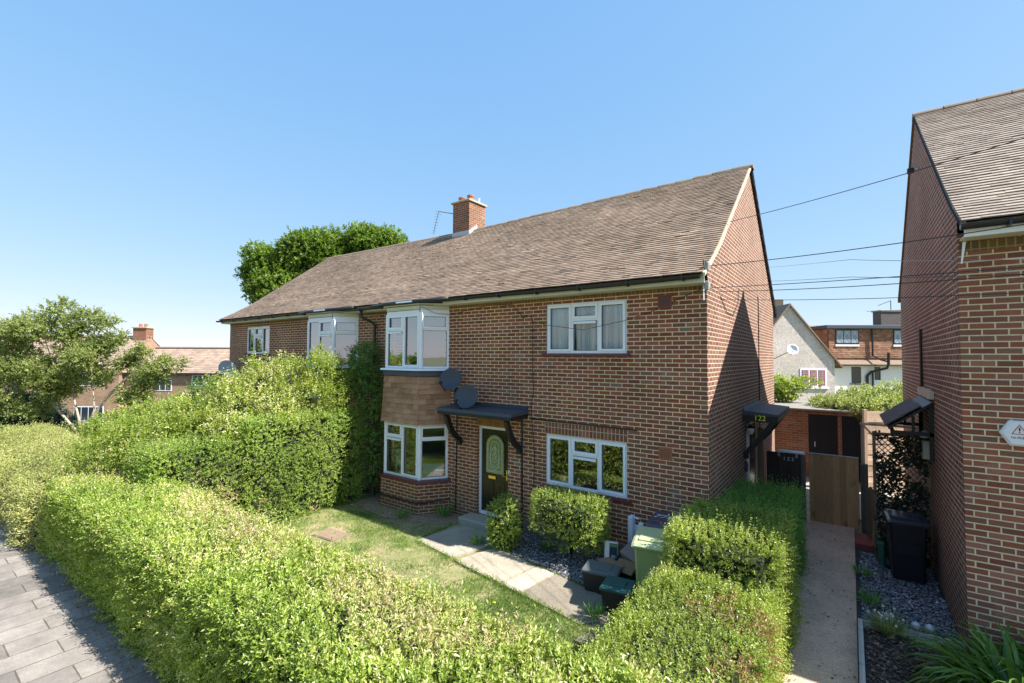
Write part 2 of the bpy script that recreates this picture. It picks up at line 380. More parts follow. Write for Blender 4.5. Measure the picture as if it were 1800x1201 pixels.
L_oak = leafm('oak_leaf', [(0, (0.07, 0.13, 0.02)), (0.5, (0.15, 0.24, 0.035)), (1, (0.28, 0.37, 0.07))], 0.4)
L_thorn = leafm('hawthorn_leaf', [(0, (0.11, 0.15, 0.04)), (0.5, (0.23, 0.28, 0.08)), (0.9, (0.36, 0.40, 0.14)), (1, (0.42, 0.33, 0.17))], 0.42)
L_jun = leafm('golden_hedge_leaf', [(0, (0.19, 0.23, 0.06)), (0.5, (0.36, 0.38, 0.12)), (0.9, (0.54, 0.52, 0.22)), (1, (0.45, 0.34, 0.2))], 0.3, 0.6)
L_con = leafm('conifer_needle', [(0, (0.023, 0.055, 0.039)), (0.6, (0.046, 0.091, 0.065)), (1, (0.091, 0.143, 0.104))], 0.15, 0.6)
L_ivy = leafm('ivy_leaf_light', [(0, (0.156, 0.221, 0.052)), (0.5, (0.312, 0.364, 0.117)), (1, (0.546, 0.546, 0.260))])
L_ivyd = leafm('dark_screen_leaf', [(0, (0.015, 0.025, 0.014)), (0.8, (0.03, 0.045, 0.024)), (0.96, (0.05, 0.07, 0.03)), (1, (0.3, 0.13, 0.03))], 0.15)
L_green = leafm('shade_shoot_leaf', [(0, (0.08, 0.19, 0.045)), (0.6, (0.16, 0.34, 0.075)), (1, (0.28, 0.46, 0.12))])
L_strap = leafm('strap_leaf', [(0, (0.052, 0.130, 0.019)), (0.6, (0.117, 0.234, 0.039)), (0.93, (0.195, 0.325, 0.065)), (1, (0.325, 0.286, 0.169))], 0.35, 0.3)
L_grass = leafm('grass_blade', [(0, (0.13, 0.22, 0.045)), (0.45, (0.22, 0.32, 0.07)), (0.72, (0.36, 0.40, 0.13)), (1, (0.60, 0.50, 0.28))], 0.4, 0.6, 0.2)
L_chip = leafm('slate_chip', [(0, (0.10, 0.11, 0.13)), (0.5, (0.22, 0.235, 0.265)), (0.85, (0.36, 0.375, 0.41)), (1, (0.60, 0.60, 0.60))], 0.0, 0.5)
L_bark = leafm('bark_chip', [(0, (0.06, 0.035, 0.025)), (0.6, (0.14, 0.09, 0.065)), (0.9, (0.24, 0.17, 0.13)), (1, (0.36, 0.30, 0.25))], 0.0, 0.8)

# ---------------------------------------------------------------- leaf tools (numpy)
def nrm(a): return a / np.maximum(np.linalg.norm(a, axis=-1, keepdims=True), 1e-9)
def leaf_geom(P, A, Nn, L, W, rnd, fold=0.12, curl=0.0):
    """two folded triangles per leaf. returns verts (n*4,3), rnd per leaf"""
    S = nrm(np.cross(A, Nn)); L = L[:, None]; W = W[:, None]
    v = np.empty((len(P), 4, 3))
    v[:, 0] = P; v[:, 2] = P + A * L - Nn * L * curl
    m = P + A * L * 0.48 + Nn * W * fold * 2
    v[:, 1] = m + S * W * 0.5; v[:, 3] = m - S * W * 0.5
    return v.reshape(-1, 3), rnd
def leaf_mesh(name, chunks, m, parent=None, loc=None, smooth=False):
    V = np.concatenate([c[0] for c in chunks]); rn = np.concatenate([c[1] for c in chunks]); n = len(rn)
    org = np.array(ORG[parent] if parent is not None else (loc or (0, 0, 0)), float)
    V = V - org
    me = bpy.data.meshes.new(name)
    me.vertices.add(n * 4); me.vertices.foreach_set('co', V.astype(np.float32).ravel())
    idx = (np.arange(n)[:, None] * 4 + np.array([0, 1, 2, 0, 2, 3])).ravel()
    me.loops.add(n * 6); me.loops.foreach_set('vertex_index', idx.astype(np.int32))
    me.polygons.add(n * 2); me.polygons.foreach_set('loop_start', np.arange(0, n * 6, 3, dtype=np.int32))
    at = me.attributes.new('rnd', 'FLOAT', 'FACE'); at.data.foreach_set('value', np.repeat(np.clip(rn, 0, 1), 2).astype(np.float32))
    me.polygons.foreach_set('use_smooth', [False] * len(me.polygons)); me.update(calc_edges=True)
    me.materials.append(m)
    o = bpy.data.objects.new(name, me); COL.objects.link(o)
    if parent is not None: o.parent = parent
    else: o.location = org
    ORG[o] = Vector(org)
    return o
_f = rng.normal(size=(10, 3)); _ph = rng.uniform(0, 6.28, 10)
def snoise(P, sc):
    s_ = np.zeros(len(P))
    for k in range(10): s_ += np.sin(P @ _f[k] * sc * (1 + 0.25 * k) + _ph[k]) / (1 + 0.25 * k)
    return s_ / 3.2
def sprigs(P, D, L, K=5, ll=0.038, lw=0.018, bias=None, spread=0.8, jitter=0.25, droop=0.0):
    """stems at P along D of length L, each with K opposite pairs of leaves"""
    n = len(P); D = nrm(D); t = nrm(np.cross(D, rng.normal(size=(n, 3)))); b = np.cross(D, t)
    tone = rng.uniform(0, 1, n) if bias is None else bias
    out = []
    for k in range(K):
        f = (k + 0.5 + rng.uniform(-.2, .2, n)) / K
        base = P + D * (L * f)[:, None]
        ph = (k % 2) * pi / 2 + rng.uniform(-.35, .35, n)
        for sgn in (1, -1):
            side = (t * np.cos(ph)[:, None] + b * np.sin(ph)[:, None]) * sgn
            A = nrm(side * spread + D * (0.45 + 0.5 * f)[:, None] + rng.normal(size=(n, 3)) * jitter + np.array([0, 0, -droop]))
            Nn = nrm(D + rng.normal(size=(n, 3)) * 0.35); Nn = nrm(Nn - A * (Nn * A).sum(1)[:, None])
            sz = ll * (1.08 - 0.5 * f) * rng.uniform(0.55, 1.35, n)
            out.append(leaf_geom(base, A, Nn, sz, sz * lw / ll, np.clip(0.55 * tone + 0.25 * f + rng.uniform(-.15, .25, n), 0, 0.935)))
    V = np.concatenate([o[0] for o in out]); r_ = np.concatenate([o[1] for o in out])
    return V, r_
def box_samples(boxes, dens, rad=0.12, bottom=False):
    Ps = []; Ns = []
    for bi, (x0, x1, y0, y1, z0, z1) in enumerate(boxes):
        fc = [((x0, x1), (y0, y1), z1, 2, 1), ((y0, y1), (z0, z1), x0, 0, -1), ((y0, y1), (z0, z1), x1, 0, 1), ((x0, x1), (z0, z1), y0, 1, -1), ((x0, x1), (z0, z1), y1, 1, 1)]
        for a, b, c, ax, sg in fc:
            n = int((a[1] - a[0]) * (b[1] - b[0]) * dens)
            u = rng.uniform(a[0], a[1], n); v = rng.uniform(b[0], b[1], n); w = np.full(n, c)
            p = {2: (u, v, w), 0: (w, u, v), 1: (u, w, v)}[ax]; p = np.stack(p, 1)
            lo = np.array([x0 + rad, y0 + rad, min(z0 + rad, z1 - rad) - 0.0]); hi = np.array([x1 - rad, y1 - rad, z1 - rad])
            lo[2] = z0
            q = np.clip(p, lo, hi); nn = nrm(p - q); pp = q + nn * rad
            keep = np.ones(n, bool)
            for bj, B in enumerate(boxes):
                if bj != bi:
                    keep &= ~((pp[:, 0] > B[0] + .02) & (pp[:, 0] < B[1] - .02) & (pp[:, 1] > B[2] + .02) & (pp[:, 1] < B[3] - .02) & (pp[:, 2] < B[5] - .02))
            Ps.append(pp[keep]); Ns.append(nn[keep])
    return np.concatenate(Ps), np.concatenate(Ns)
def hedge(name, label, boxes, m, dens=260, rad=0.14, ll=0.038, lw=0.019, amp=0.05, L=(0.08, 0.16), K=5, cat='hedge', warp=None, dead=0.0, shoots=0.03, group=None, core=0.24, gq=.93, cream=0.):
    cx = np.mean([(b[0] + b[1]) / 2 for b in boxes]); cy = np.mean([(b[2] + b[3]) / 2 for b in boxes])
    th = thing(name, label, cat, (cx, cy, 0), group)
    P, Nn = box_samples(boxes, dens, rad)
    n = len(P)
    P = P + Nn * (amp * snoise(P, 2.2) + amp * 0.5 * snoise(P, 6.0))[:, None]
    if warp: P = warp(P)
    gap = snoise(P, 5.5) + .8 * snoise(P, 13.); kp = (gap < np.quantile(gap, gq)) | (rng.uniform(0, 1, n) < .25)
    P, Nn = P[kp], Nn[kp]; n = len(P)
    D = Nn * 0.75 + np.array([0, 0, 0.5]) + rng.normal(size=(n, 3)) * 0.42
    Ls = rng.uniform(L[0], L[1], n)
    sh = (rng.uniform(0, 1, n) < shoots) & (Nn[:, 2] > 0.3); Ls[sh] *= 2.1; D[sh] = np.array([0, 0, 1]) + rng.normal(size=(sh.sum(), 3)) * 0.25
    P = P - Nn * rng.uniform(0.02, 0.13, n)[:, None]
    tone = np.clip(0.5 + 0.35 * snoise(P, 1.6) + rng.uniform(-.35, .35, n), 0, 1)
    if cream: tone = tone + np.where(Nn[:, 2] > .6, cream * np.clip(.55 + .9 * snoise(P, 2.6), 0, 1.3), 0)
    V, r_ = sprigs(P, D, Ls, K, ll, lw, tone)
    if dead:
        dn = snoise(P, 3.1) + 0.6 * snoise(P, 7.3)
        dd = np.tile((dn > np.quantile(dn, 1 - dead)) & (rng.uniform(0, 1, n) < 0.8), 2 * K)
        pick = dd & (rng.uniform(0, 1, len(r_)) < 0.65); r_[pick] = rng.uniform(0.965, 1, pick.sum())
    leaf_mesh('foliage', [(V, r_)], m, th)
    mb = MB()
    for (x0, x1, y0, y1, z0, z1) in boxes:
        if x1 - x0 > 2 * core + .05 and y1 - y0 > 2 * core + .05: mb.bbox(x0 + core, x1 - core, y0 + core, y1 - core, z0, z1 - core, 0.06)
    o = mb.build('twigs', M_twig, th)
    if warp:
        me = o.data; co = np.empty(len(me.vertices) * 3); me.vertices.foreach_get('co', co); co = co.reshape(-1, 3) + np.array(ORG[th])
        co = warp(co) - np.array(ORG[th]); me.vertices.foreach_set('co', co.ravel())
    return th
def clump_leaves(clumps, dens, ll, lw, K=4, L=0.16, upb=0.35, inner=0.5, droop=0.0, jitter=0.3):
    """clumps: (center, radius or (rx,ry,rz)); dens: sprigs per m2 of shell"""
    Ps = []; Ds = []
    for c, r_ in clumps:
        r3 = np.array(r_ if isinstance(r_, tuple) else (r_,) * 3, float)
        n = max(6, int(dens * 4 * pi * (r3[0] * r3[1] * r3[2]) ** (2 / 3)))
        d = nrm(rng.normal(size=(n, 3))); rr = 1 - inner * rng.uniform(0, 1, n) ** 1.6
        rr = rr * (1 + 0.22 * snoise(d * 2.0 + np.array(c), 1.7))
        Ps.append(np.array(c) + d * r3 * rr[:, None]); Ds.append(d + np.array([0, 0, upb]) + rng.normal(size=(n, 3)) * 0.45)
    P = np.concatenate(Ps); D = np.concatenate(Ds); n = len(P)
    return sprigs(P, D, rng.uniform(0.6, 1.3, n) * L, K, ll, lw, np.clip(0.5 + 0.4 * snoise(P, 1.2) + rng.uniform(-.3, .3, n), 0, 1), jitter=jitter, droop=droop)

# ---------------------------------------------------------------- ground
def gh(x, y):
    t = min(max((-x - 19) / 26, 0), 1); h = -2.9 * t * t * (3 - 2 * t)
    return h
def ground_mat():
    t = NT('rough_ground'); o = t.obj()
    c = t.ramp(t.noise(0.7, o, 6, 0.7), [(0.3, (0.13, 0.16, 0.05)), (0.5, (0.16, 0.17, 0.07)), (0.62, (0.24, 0.20, 0.13)), (0.8, (0.30, 0.25, 0.17))])
    c = t.mix(t.math('MULTIPLY', t.noise(30, o, 4, 0.7), 0.6), c, (0.07, 0.07, 0.035))
    t.bump(t.noise(25, o, 5, 0.7), 0.7, 0.03)
    return t.fin(c, 0.95)
xs = [-900, -300, -120] + [-80 + 2.5 * i for i in range(33)] + [20, 60, 150, 400, 900]
ys = [-900, -300, -100, -60, -40, -25, -12, -9.5, -4, 0, 4, 8, 12, 16, 20, 30, 45, 70, 120, 300, 900]
mb = MB(); nx = len(xs)
for y in ys:
    for x in xs: mb.v.append((x, y, gh(x, y) - 0.03))
for j in range(len(ys) - 1):
    for i in range(nx - 1): mb.f.append((j*nx+i, j*nx+i+1, (j+1)*nx+i+1, (j+1)*nx+i))
tag(mb.build('ground', ground_mat(), smooth=True), kind='structure')

def paving_mat():
    t = NT('pavement_slabs'); uv = t.uv(); o = t.obj()
    d, val, col, row = cells(t, uv, 0.62, 0.40, 0.33, 0.006, su=0.06, sv=0.30, swap=True)
    wob = t.noise(6, o, 4, 0.6)
    g = t.rng(t.math('ADD', d, t.math('MULTIPLY', t.math('SUBTRACT', wob, 0.5), 0.02)), 0.003, 0.010)
    c = t.ramp(val, [(0, (0.165, 0.145, 0.128)), (0.5, (0.235, 0.207, 0.183)), (1, (0.305, 0.27, 0.238))])
    hs = t.n('HueSaturation'); t.set(hs.inputs['Color'], c); t.set(hs.inputs['Value'], t.math('MULTIPLY', t.rng(t.noise(2.3, o, 6, 0.7), 0.3, 0.7, 0.6, 1.2), t.math('MULTIPLY_ADD', t.noise(38, o, 5, 0.85), 1.0, 0.5)))
    c = t.mix(g, (0.10, 0.075, 0.05), hs.outputs[0])
    t.bump(t.math('ADD', g, t.math('MULTIPLY', t.noise(45, o, 4), 0.25)), 0.6, 0.008)
    return t.fin(c, 0.85)
tag(MB().box(-40, 14, -9.2, -5.85, -0.2, 0.0).build('pavement', paving_mat()), kind='structure')
def asphalt_mat():
    t = NT('asphalt'); o = t.obj(); n = t.noise(120, o, 3, 0.7)
    t.bump(n, 0.5, 0.006); return t.fin(t.ramp(n, [(0.3, (0.035, 0.035, 0.037)), (0.7, (0.075, 0.075, 0.078))]), 0.9)
tag(MB().box(-60, 30, -9.35, -9.21, -0.2, 0.0).build('kerb', M_conc), kind='structure')
tag(MB().box(-60, 30, -17, -9.36, -0.3, -0.12).build('road', asphalt_mat()), kind='structure')

def lawn_mat():
    t = NT('lawn_soil'); o = t.obj()
    c = t.ramp(t.noise(2.0, o, 6, 0.72), [(0.33, (0.17, 0.21, 0.065)), (0.5, (0.28, 0.27, 0.12)), (0.6, (0.44, 0.34, 0.21)), (0.75, (0.52, 0.41, 0.27))])
    c = t.mix(t.math('MULTIPLY', t.noise(90, o, 3, 0.7), 0.5), c, (0.10, 0.09, 0.04))
    t.bump(t.noise(70, o, 4, 0.7), 0.8, 0.01); return t.fin(c, 0.95)
mb = MB(); NXL, NYL = 44, 26
for j in range(NYL + 1):
    for i in range(NXL + 1):
        x = -8.4 + 8.6 * i / NXL; y = -4.9 + 4.9 * j / NYL
        mb.v.append((x, y, 0.012 + 0.012 * sin(x * 2.1 + y) + 0.008 * sin(y * 3.3 - x)))
for j in range(NYL):
    for i in range(NXL): a = j * (NXL + 1) + i; mb.f.append((a, a + 1, a + NXL + 2, a + NXL + 1))
tag(mb.build('lawn', lawn_mat(), smooth=True), kind='structure')
tag(MB().box(-8.4, 1.25, -5.9, -4.85, -0.2, -0.0).build('soil_strip', plain('hedge_soil', (0.10, 0.065, 0.045), 0.95, var=0.5, scale=10, bump=0.8)), kind='structure')
def path_mat(name, base, spk):
    t = NT(name); o = t.obj(); n = t.noise(48, o, 5, 0.9)
    c = t.ramp(n, [(0.32, tuple(x * 0.62 for x in base)), (0.5, base), (0.66, spk)])
    hs = t.n('HueSaturation'); t.set(hs.inputs['Color'], c); t.set(hs.inputs['Value'], t.rng(t.noise(1.7, o, 5, 0.7), 0.3, 0.7, 0.72, 1.12))
    t.bump(n, 0.7, 0.005); return t.fin(hs.outputs[0], 0.92)
M_path = path_mat('exposed_aggregate', (0.60, 0.41, 0.29), (0.84, 0.66, 0.50))
tag(MB().box(0.95, 1.88, -5.9, 5.2, -0.2, 0.012).build('side_path', M_path), kind='structure')
M_slab = path_mat('pebbled_slab', (0.38, 0.325, 0.245), (0.58, 0.52, 0.42))
M_slabg = path_mat('worn_slab', (0.24, 0.20, 0.15), (0.34, 0.30, 0.24))
def slab(pts, m, i, lab):
    mb = MB(); mb.extr([(x, y, 0.0) for x, y in pts], (0, 0, 0.045))
    tag(mb.build('paving_slab', m, loc=(sum(p[0] for p in pts) / len(pts), sum(p[1] for p in pts) / len(pts), 0)), lab, 'paving slab', 'concrete slabs of the garden path')
M_slab2 = path_mat('pebbled_slab_pale', (0.47, 0.40, 0.31), (0.64, 0.58, 0.48))
M_slab3 = path_mat('pebbled_slab_grey', (0.36, 0.315, 0.25), (0.52, 0.47, 0.38))
slab([(-5.02, -1.60), (-4.5, -1.69), (-3.95, -1.77), (-3.80, -1.35), (-3.70, -0.95), (-3.95, -.50), (-4.85, -0.45)], M_slab3, 0, 'large pebbled path slab just in front of the doorstep, half in shade')
slab([(-3.80, -1.83), (-3.2, -1.93), (-2.66, -2.00), (-2.60, -1.55), (-2.55, -1.16), (-3.0, -1.06), (-3.52, -0.98), (-3.62, -1.2)], M_slab, 1, 'pale pebbled path slab between the doorstep slab and the narrow slab')
slab([(-2.62, -2.02), (-2.27, -2.07), (-2.14, -1.22), (-2.50, -1.15)], M_slab2, 2, 'narrow path slab beside the slate chippings')
slab([(-2.235, -2.08), (-1.6, -2.18), (-1.12, -2.27), (-0.86, -2.0), (-0.88, -1.62), (-1.0, -1.44), (-1.2, -1.40), (-2.105, -1.215)], M_slabg, 3, 'brownish path slab in front of the recycling boxes, shadow across its far end')
slab([(-1.02, -2.62), (-0.35, -2.68), (-0.15, -2.0), (-0.70, -1.74), (-0.80, -2.08)], M_slabg, 4, 'rounded path slab half hidden by the low box hedge')

# ---------------------------------------------------------------- roof tiles
def prof_pts(prof):
    s_ = [0.]
    for a, b in zip(prof[:-1], prof[1:]): s_.append(s_[-1] + sqrt((b[0]-a[0])**2 + (b[1]-a[1])**2))
    return s_
def tiles(name, x0, x1, prof, m, parent, gauge=0.1, tw=0.165, tl=0.165, th=0.016, sag=None, seed=1, M=None, lift=0.042, clip=None, wob=0.0018):
    """plain tiles laid along a profile (y,z) from eave up to ridge, all in one mesh"""
    g = np.random.default_rng(seed); s_ = prof_pts(prof); total = s_[-1]
    yy = lambda q: np.interp(q, s_, [p[0] for p in prof]); zz = lambda q: np.interp(q, s_, [p[1] for p in prof])
    V = []; RN = []
    rows = int((total - 0.02) / gauge)
    for r_ in range(rows):
        sb = r_ * gauge; off = (r_ % 2) * tw / 2
        n = int((x1 - x0) / tw) + 2
        xl = x0 + off - tw + np.arange(n) * tw; xr = xl + tw - 0.0012
        xl = np.clip(xl, x0, x1); xr = np.clip(xr, x0, x1); k = (xr - xl) > 0.02; xl = xl[k]; xr = xr[k]; n = len(xl)
        if clip is not None:
            c0, c1 = clip(sb); xl = np.clip(xl, c0, c1); xr = np.clip(xr, c0, c1); k = (xr - xl) > 0.015; xl = xl[k]; xr = xr[k]; n = len(xl)
        s0 = sb + g.normal(0, wob, n) - (g.uniform(0, 1, n) < 0.006) * 0.035; s1 = np.minimum(s0 + tl, total)
        lf = lift + g.normal(0, 0.0009, n) + 0.003 * np.sin(xl * 1.3 + r_ * 0.2) + (g.uniform(0, 1, n) < 0.006) * 0.010
        y0, z0, y1, z1 = yy(s0), zz(s0), yy(s1), zz(s1)
        dy, dz = y1 - y0, z1 - z0; ln = np.sqrt(dy**2 + dz**2) + 1e-9; ny, nz = -dz / ln, dy / ln
        if prof[-1][0] < prof[0][0]: ny, nz = -ny, -nz
        sg = sag(xl, sb) if sag else 0.0
        tilt = g.normal(0, 0.0007, n)
        def pt(x, y, z, h): return np.stack([x, y + ny * h, z + nz * h + sg], 1)
        v = np.stack([pt(xl, y0, z0, lf - th + tilt), pt(xr, y0, z0, lf - th - tilt), pt(xr, y1, z1, 0 * lf), pt(xl, y1, z1, 0 * lf),
                      pt(xl, y0, z0, lf + tilt), pt(xr, y0, z0, lf - tilt), pt(xr, y1, z1, th + 0 * lf), pt(xl, y1, z1, th + 0 * lf)], 1)
        V.append(v.reshape(-1, 3)); RN.append(g.uniform(0, 1, n) * 0.75 + 0.25 * g.uniform(0, 1))
    V = np.concatenate(V); RN = np.concatenate(RN); n = len(RN)
    if M is not None:
        Mn = np.array(M); V = V @ Mn[:3, :3].T + Mn[:3, 3]
    V = V - np.array(ORG[parent])
    F = np.array([[4, 5, 6, 7], [0, 1, 5, 4], [1, 2, 6, 5], [3, 0, 4, 7], [0, 3, 2, 1]])
    idx = (np.arange(n)[:, None, None] * 8 + F[None]).ravel()
    me = bpy.data.meshes.new(name); me.vertices.add(n * 8); me.vertices.foreach_set('co', V.astype(np.float32).ravel())
    me.loops.add(len(idx)); me.loops.foreach_set('vertex_index', idx.astype(np.int32))
    me.polygons.add(n * 5); me.polygons.foreach_set('loop_start', np.arange(0, n * 20, 4, dtype=np.int32))
    at = me.attributes.new('rnd', 'FLOAT', 'FACE'); at.data.foreach_set('value', np.repeat(RN, 5).astype(np.float32))
    me.polygons.foreach_set('use_smooth', [False] * len(me.polygons)); me.update(calc_edges=True); me.materials.append(m)
    o = bpy.data.objects.new(name, me); COL.objects.link(o); o.parent = parent; ORG[o] = ORG[parent]
    return o
def wall_holes(mb, u0, u1, z0, z1, holes, th=0.25, top=None, M=None, reveal=True):
    """wall in local frame: face at y=0, thickness into +y, rectangular holes (u0,u1,z0,z1)"""
    us = sorted({u0, u1, *[h[0] for h in holes], *[h[1] for h in holes]}); zs = sorted({z0, z1, *[h[2] for h in holes], *[h[3] for h in holes]})
    for a, b in zip(us[:-1], us[1:]):
        for c, d in zip(zs[:-1], zs[1:]):
            if any(h[0] <= a + 1e-6 and b <= h[1] + 1e-6 and h[2] <= c + 1e-6 and d <= h[3] + 1e-6 for h in holes): continue
            mb.add([(a, 0, c), (b, 0, c), (b, 0, d), (a, 0, d)], [(0, 1, 2, 3)], M)
            mb.add([(a, th, c), (b, th, c), (b, th, d), (a, th, d)], [(3, 2, 1, 0)], M)
    for h in holes:
        a, b, c, d = h
        mb.add([(a, 0, c), (a, th, c), (a, th, d), (a, 0, d)], [(0, 1, 2, 3)], M); mb.add([(b, 0, c), (b, th, c), (b, th, d), (b, 0, d)], [(3, 2, 1, 0)], M)
        mb.add([(a, 0, c), (b, 0, c), (b, th, c), (a, th, c)], [(0, 1, 2, 3)], M); mb.add([(a, 0, d), (b, 0, d), (b, th, d), (a, th, d)], [(3, 2, 1, 0)], M)
    return mb

def window(parent, M, u0, u1, z0, z1, lights, rec=0.03, glass_m=None, of=0.05, mat_f=None, label=None, curtain=None):
    """lights: (ua, ub, za, zb, sash) in local coordinates; frame, panes as children"""
    mat_f = mat_f or M_upvc; glass_m = glass_m or M_glass
    y0, y1 = rec, rec + 0.07
    mb = MB(M)
    mb.box(u0, u0 + of, y0, y1, z0, z1); mb.box(u1 - of, u1, y0, y1, z0, z1)
    mb.box(u0 + of, u1 - of, y0, y1, z0, z0 + of); mb.box(u0 + of, u1 - of, y0, y1, z1 - of, z1)
    done = set()
    for (a, b, c, d, s_) in lights:              # mullions and transoms
        if b < u1 - 0.02 and ('u', round(b, 3), round(c, 3)) not in done:
            mb.box(b - 0.028, b + 0.028, y0 + 0.003, y1, max(c, z0 + of), min(d, z1 - of)); done.add(('u', round(b, 3), round(c, 3)))
        if d < z1 - 0.02:
            mb.box(max(a, u0 + of) + 0.0, min(b, u1 - of), y0 + 0.005, y1, d - 0.028, d + 0.028)
    w = mb.build('window', mat_f, parent, label=label)
    for (a, b, c, d, s_) in lights:
        a2 = u0 + of if a <= u0 + 0.01 else a + 0.028; b2 = u1 - of if b >= u1 - 0.01 else b - 0.028
        c2 = z0 + of if c <= z0 + 0.01 else c + 0.028; d2 = z1 - of if d >= z1 - 0.01 else d - 0.028
        if s_:
            k = 0.045; m2 = MB(M); f0, f1 = y0 - 0.018, y1 - 0.02
            a3, b3, c3, d3 = a2 - 0.012, b2 + 0.012, c2 - 0.012, d2 + 0.012
            m2.box(a3, a3 + k, f0, f1, c3, d3); m2.box(b3 - k, b3, f0, f1, c3, d3); m2.box(a3 + k, b3 - k, f0, f1, c3, c3 + k); m2.box(a3 + k, b3 - k, f0, f1, d3 - k, d3)
            m2.build('sash', mat_f, w)
            a2, b2, c2, d2 = a3 + k, b3 - k, c3 + k, d3 - k
        if s_ == 'v' or s_ == 0.5: pass
        g = MB(M); g.add([(a2, y0 + 0.03, c2), (b2, y0 + 0.03, c2), (b2, y0 + 0.03, d2), (a2, y0 + 0.03, d2)], [(0, 1, 2, 3)])
        g.build('pane', glass_m, w)
        mbk = MB(M); gk = 0.008                        # black gasket round the pane
        mbk.box(a2, a2 + gk, y0 + 0.018, y0 + 0.028, c2, d2); mbk.box(b2 - gk, b2, y0 + 0.018, y0 + 0.028, c2, d2)
        mbk.box(a2 + gk, b2 - gk, y0 + 0.018, y0 + 0.028, c2, c2 + gk); mbk.box(a2 + gk, b2 - gk, y0 + 0.018, y0 + 0.028, d2 - gk, d2)
        mbk.build('gasket', M_black, w)
    return w
def trickle(parent, M, a, b, z, rec=0.03):
    MB(M).box(a, b, rec - 0.03, rec + 0.02, z, z + 0.045).build('vent_bar', M_upvc, parent)
def net(parent, M, a, b, c, d, y=0.125, folds=10, m=None, name='curtain', gather=None, seed=0):
    g = random.Random(seed); nu = 90; vv = []; fs = []; ph = g.uniform(0, 6)
    for j, z in enumerate((c, (c + d) / 2, d)):
        for i in range(nu + 1):
            t = i / nu; u = a + (b - a) * t
            k = (0.030, 0.024, 0.012)[j]; drift = (0.05, 0.02, 0)[j] * sin(t * 5 + ph)
            vv.append((u + drift * 0.5, y + k * sin(t * folds * 6.28 + 1.3 * sin(t * 9 + ph)) + k * 0.6 * sin(t * folds * 2.7 * 6.28 / 2 + ph), z))
    for j in range(2):
        for i in range(nu): q = j * (nu + 1) + i; fs.append((q, q + 1, q + nu + 2, q + nu + 1))
    mb = MB(M); mb.add(vv, fs); return mb.build(name, m or M_net, parent, smooth=True)
def blind(parent, M, a, b, c, d, y=0.14):
    mb = MB(M); z = c
    while z < d:
        mb.add([(a, y - 0.012, z - 0.006), (b, y - 0.012, z - 0.006), (b, y + 0.012, z + 0.008), (a, y + 0.012, z + 0.008)], [(0, 1, 2, 3)]); z += 0.024
    return mb.build('blind', M_blind, parent)

def tri_window(parent, M, u0, u1, z0, z1, label, net_c=False, flip=False, seed=0):
    ua, ub = u0 + (u1 - u0) * 0.335, u0 + (u1 - u0) * 0.668
    zt = z0 + (z1 - z0) * 0.665
    w = window(parent, M, u0, u1, z0, z1, [(u0, ua, z0, z1, 1), (ua, ub, zt, z1, 1), (ua, ub, z0, zt, 0), (ub, u1, z0, z1, 1)], label=label, glass_m=M_glassu if net_c else M_glass)
    trickle(w, M, ua + 0.05, ub - 0.05, zt - 0.085)
    if net_c:
        for i, (a, b) in enumerate(((u0, ua), (ua, ub), (ub, u1))): net(w, M, a + .03, b - .03, z0 + 0.04, z1 - 0.04, folds=7 + i * 2, seed=seed + i)
    return w
def text_obj(s_, size, depth, M, m, parent, name, label=None):
    cu = bpy.data.curves.new(name, 'FONT'); cu.body = s_; cu.size = size; cu.extrude = depth; cu.align_x = 'CENTER'; cu.align_y = 'CENTER'
    tmp = bpy.data.objects.new(name, cu); COL.objects.link(tmp)
    dg = bpy.context.evaluated_depsgraph_get(); me = bpy.data.meshes.new_from_object(tmp.evaluated_get(dg))
    bpy.data.objects.remove(tmp); me.transform(M); me.name = name
    me.materials.clear()
    o = link_mesh(name, me, m, parent)
    if label: o['label'] = label
    return o
def facing(x, y, z, deg):   # text lying in the vertical local XZ plane of a frame, readable from outside
    return Matrix.Translation((x, y, z)) @ Matrix.Rotation(R(deg), 4, 'Z') @ Matrix.Rotation(pi / 2, 4, 'X')
# ---------------------------------------------------------------- the brick house with two bays
M_hungA = tilemat('bay_clay_tile', [(0, (0.26, 0.135, 0.08)), (0.35, (0.36, 0.19, 0.115)), (0.8, (0.44, 0.25, 0.16)), (1, (0.36, 0.26, 0.17))], 0.35)
HL, HW = -17.19, 8.0
A = thing('brick_house', 'long two storey brown brick house with tiled roof, two white bay windows and a chimney', 'house', (-8.6, 4.0, 0))
W1 = (-3.07, -1.37); W2 = (-15.85, -14.18)
holes = [(W1[0], W1[1], 3.69, 4.67), (W1[0], W1[1], 1.10, 2.09), (W2[0], W2[1], 3.69, 4.64), (W2[0], W2[1], 1.10, 2.09), (-4.86, -4.0, 0.16, 2.09)]
BAYS = [(-7.72, -7.33, -6.14, -5.75), (-11.24, -10.85, -9.62, -9.23)]
for b in BAYS: holes += [(b[0] + .12, b[3] - .12, 0.86, 2.0), (b[0] + .12, b[3] - .12, 3.4, 4.58)]
wall_holes(MB(), HL, 0, 0, 4.84, holes).build('wall', M_brA, A)
zr = 8.14; PROF = [(-0.36, 4.93), (0.15, 5.225), (0.75, 5.605), (4.1, zr)]
gp = [(0, 0), (8.0, 0), (8.0, 5.09), (7.45, 5.56), (4.1, zr - .04), (0.75, 5.565), (0.15, 5.185), (0, 5.09)]
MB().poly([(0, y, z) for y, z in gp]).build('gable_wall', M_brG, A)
MB().poly([(HL, y, z - (0.1 if z > 8 else 0)) for y, z in gp][::-1]).build('gable_wall', M_brA, A)
MB().poly([(0, 8.0, 0), (HL, 8.0, 0), (HL, 8.0, 5), (0, 8.0, 5)]).build('wall', M_brA, A)
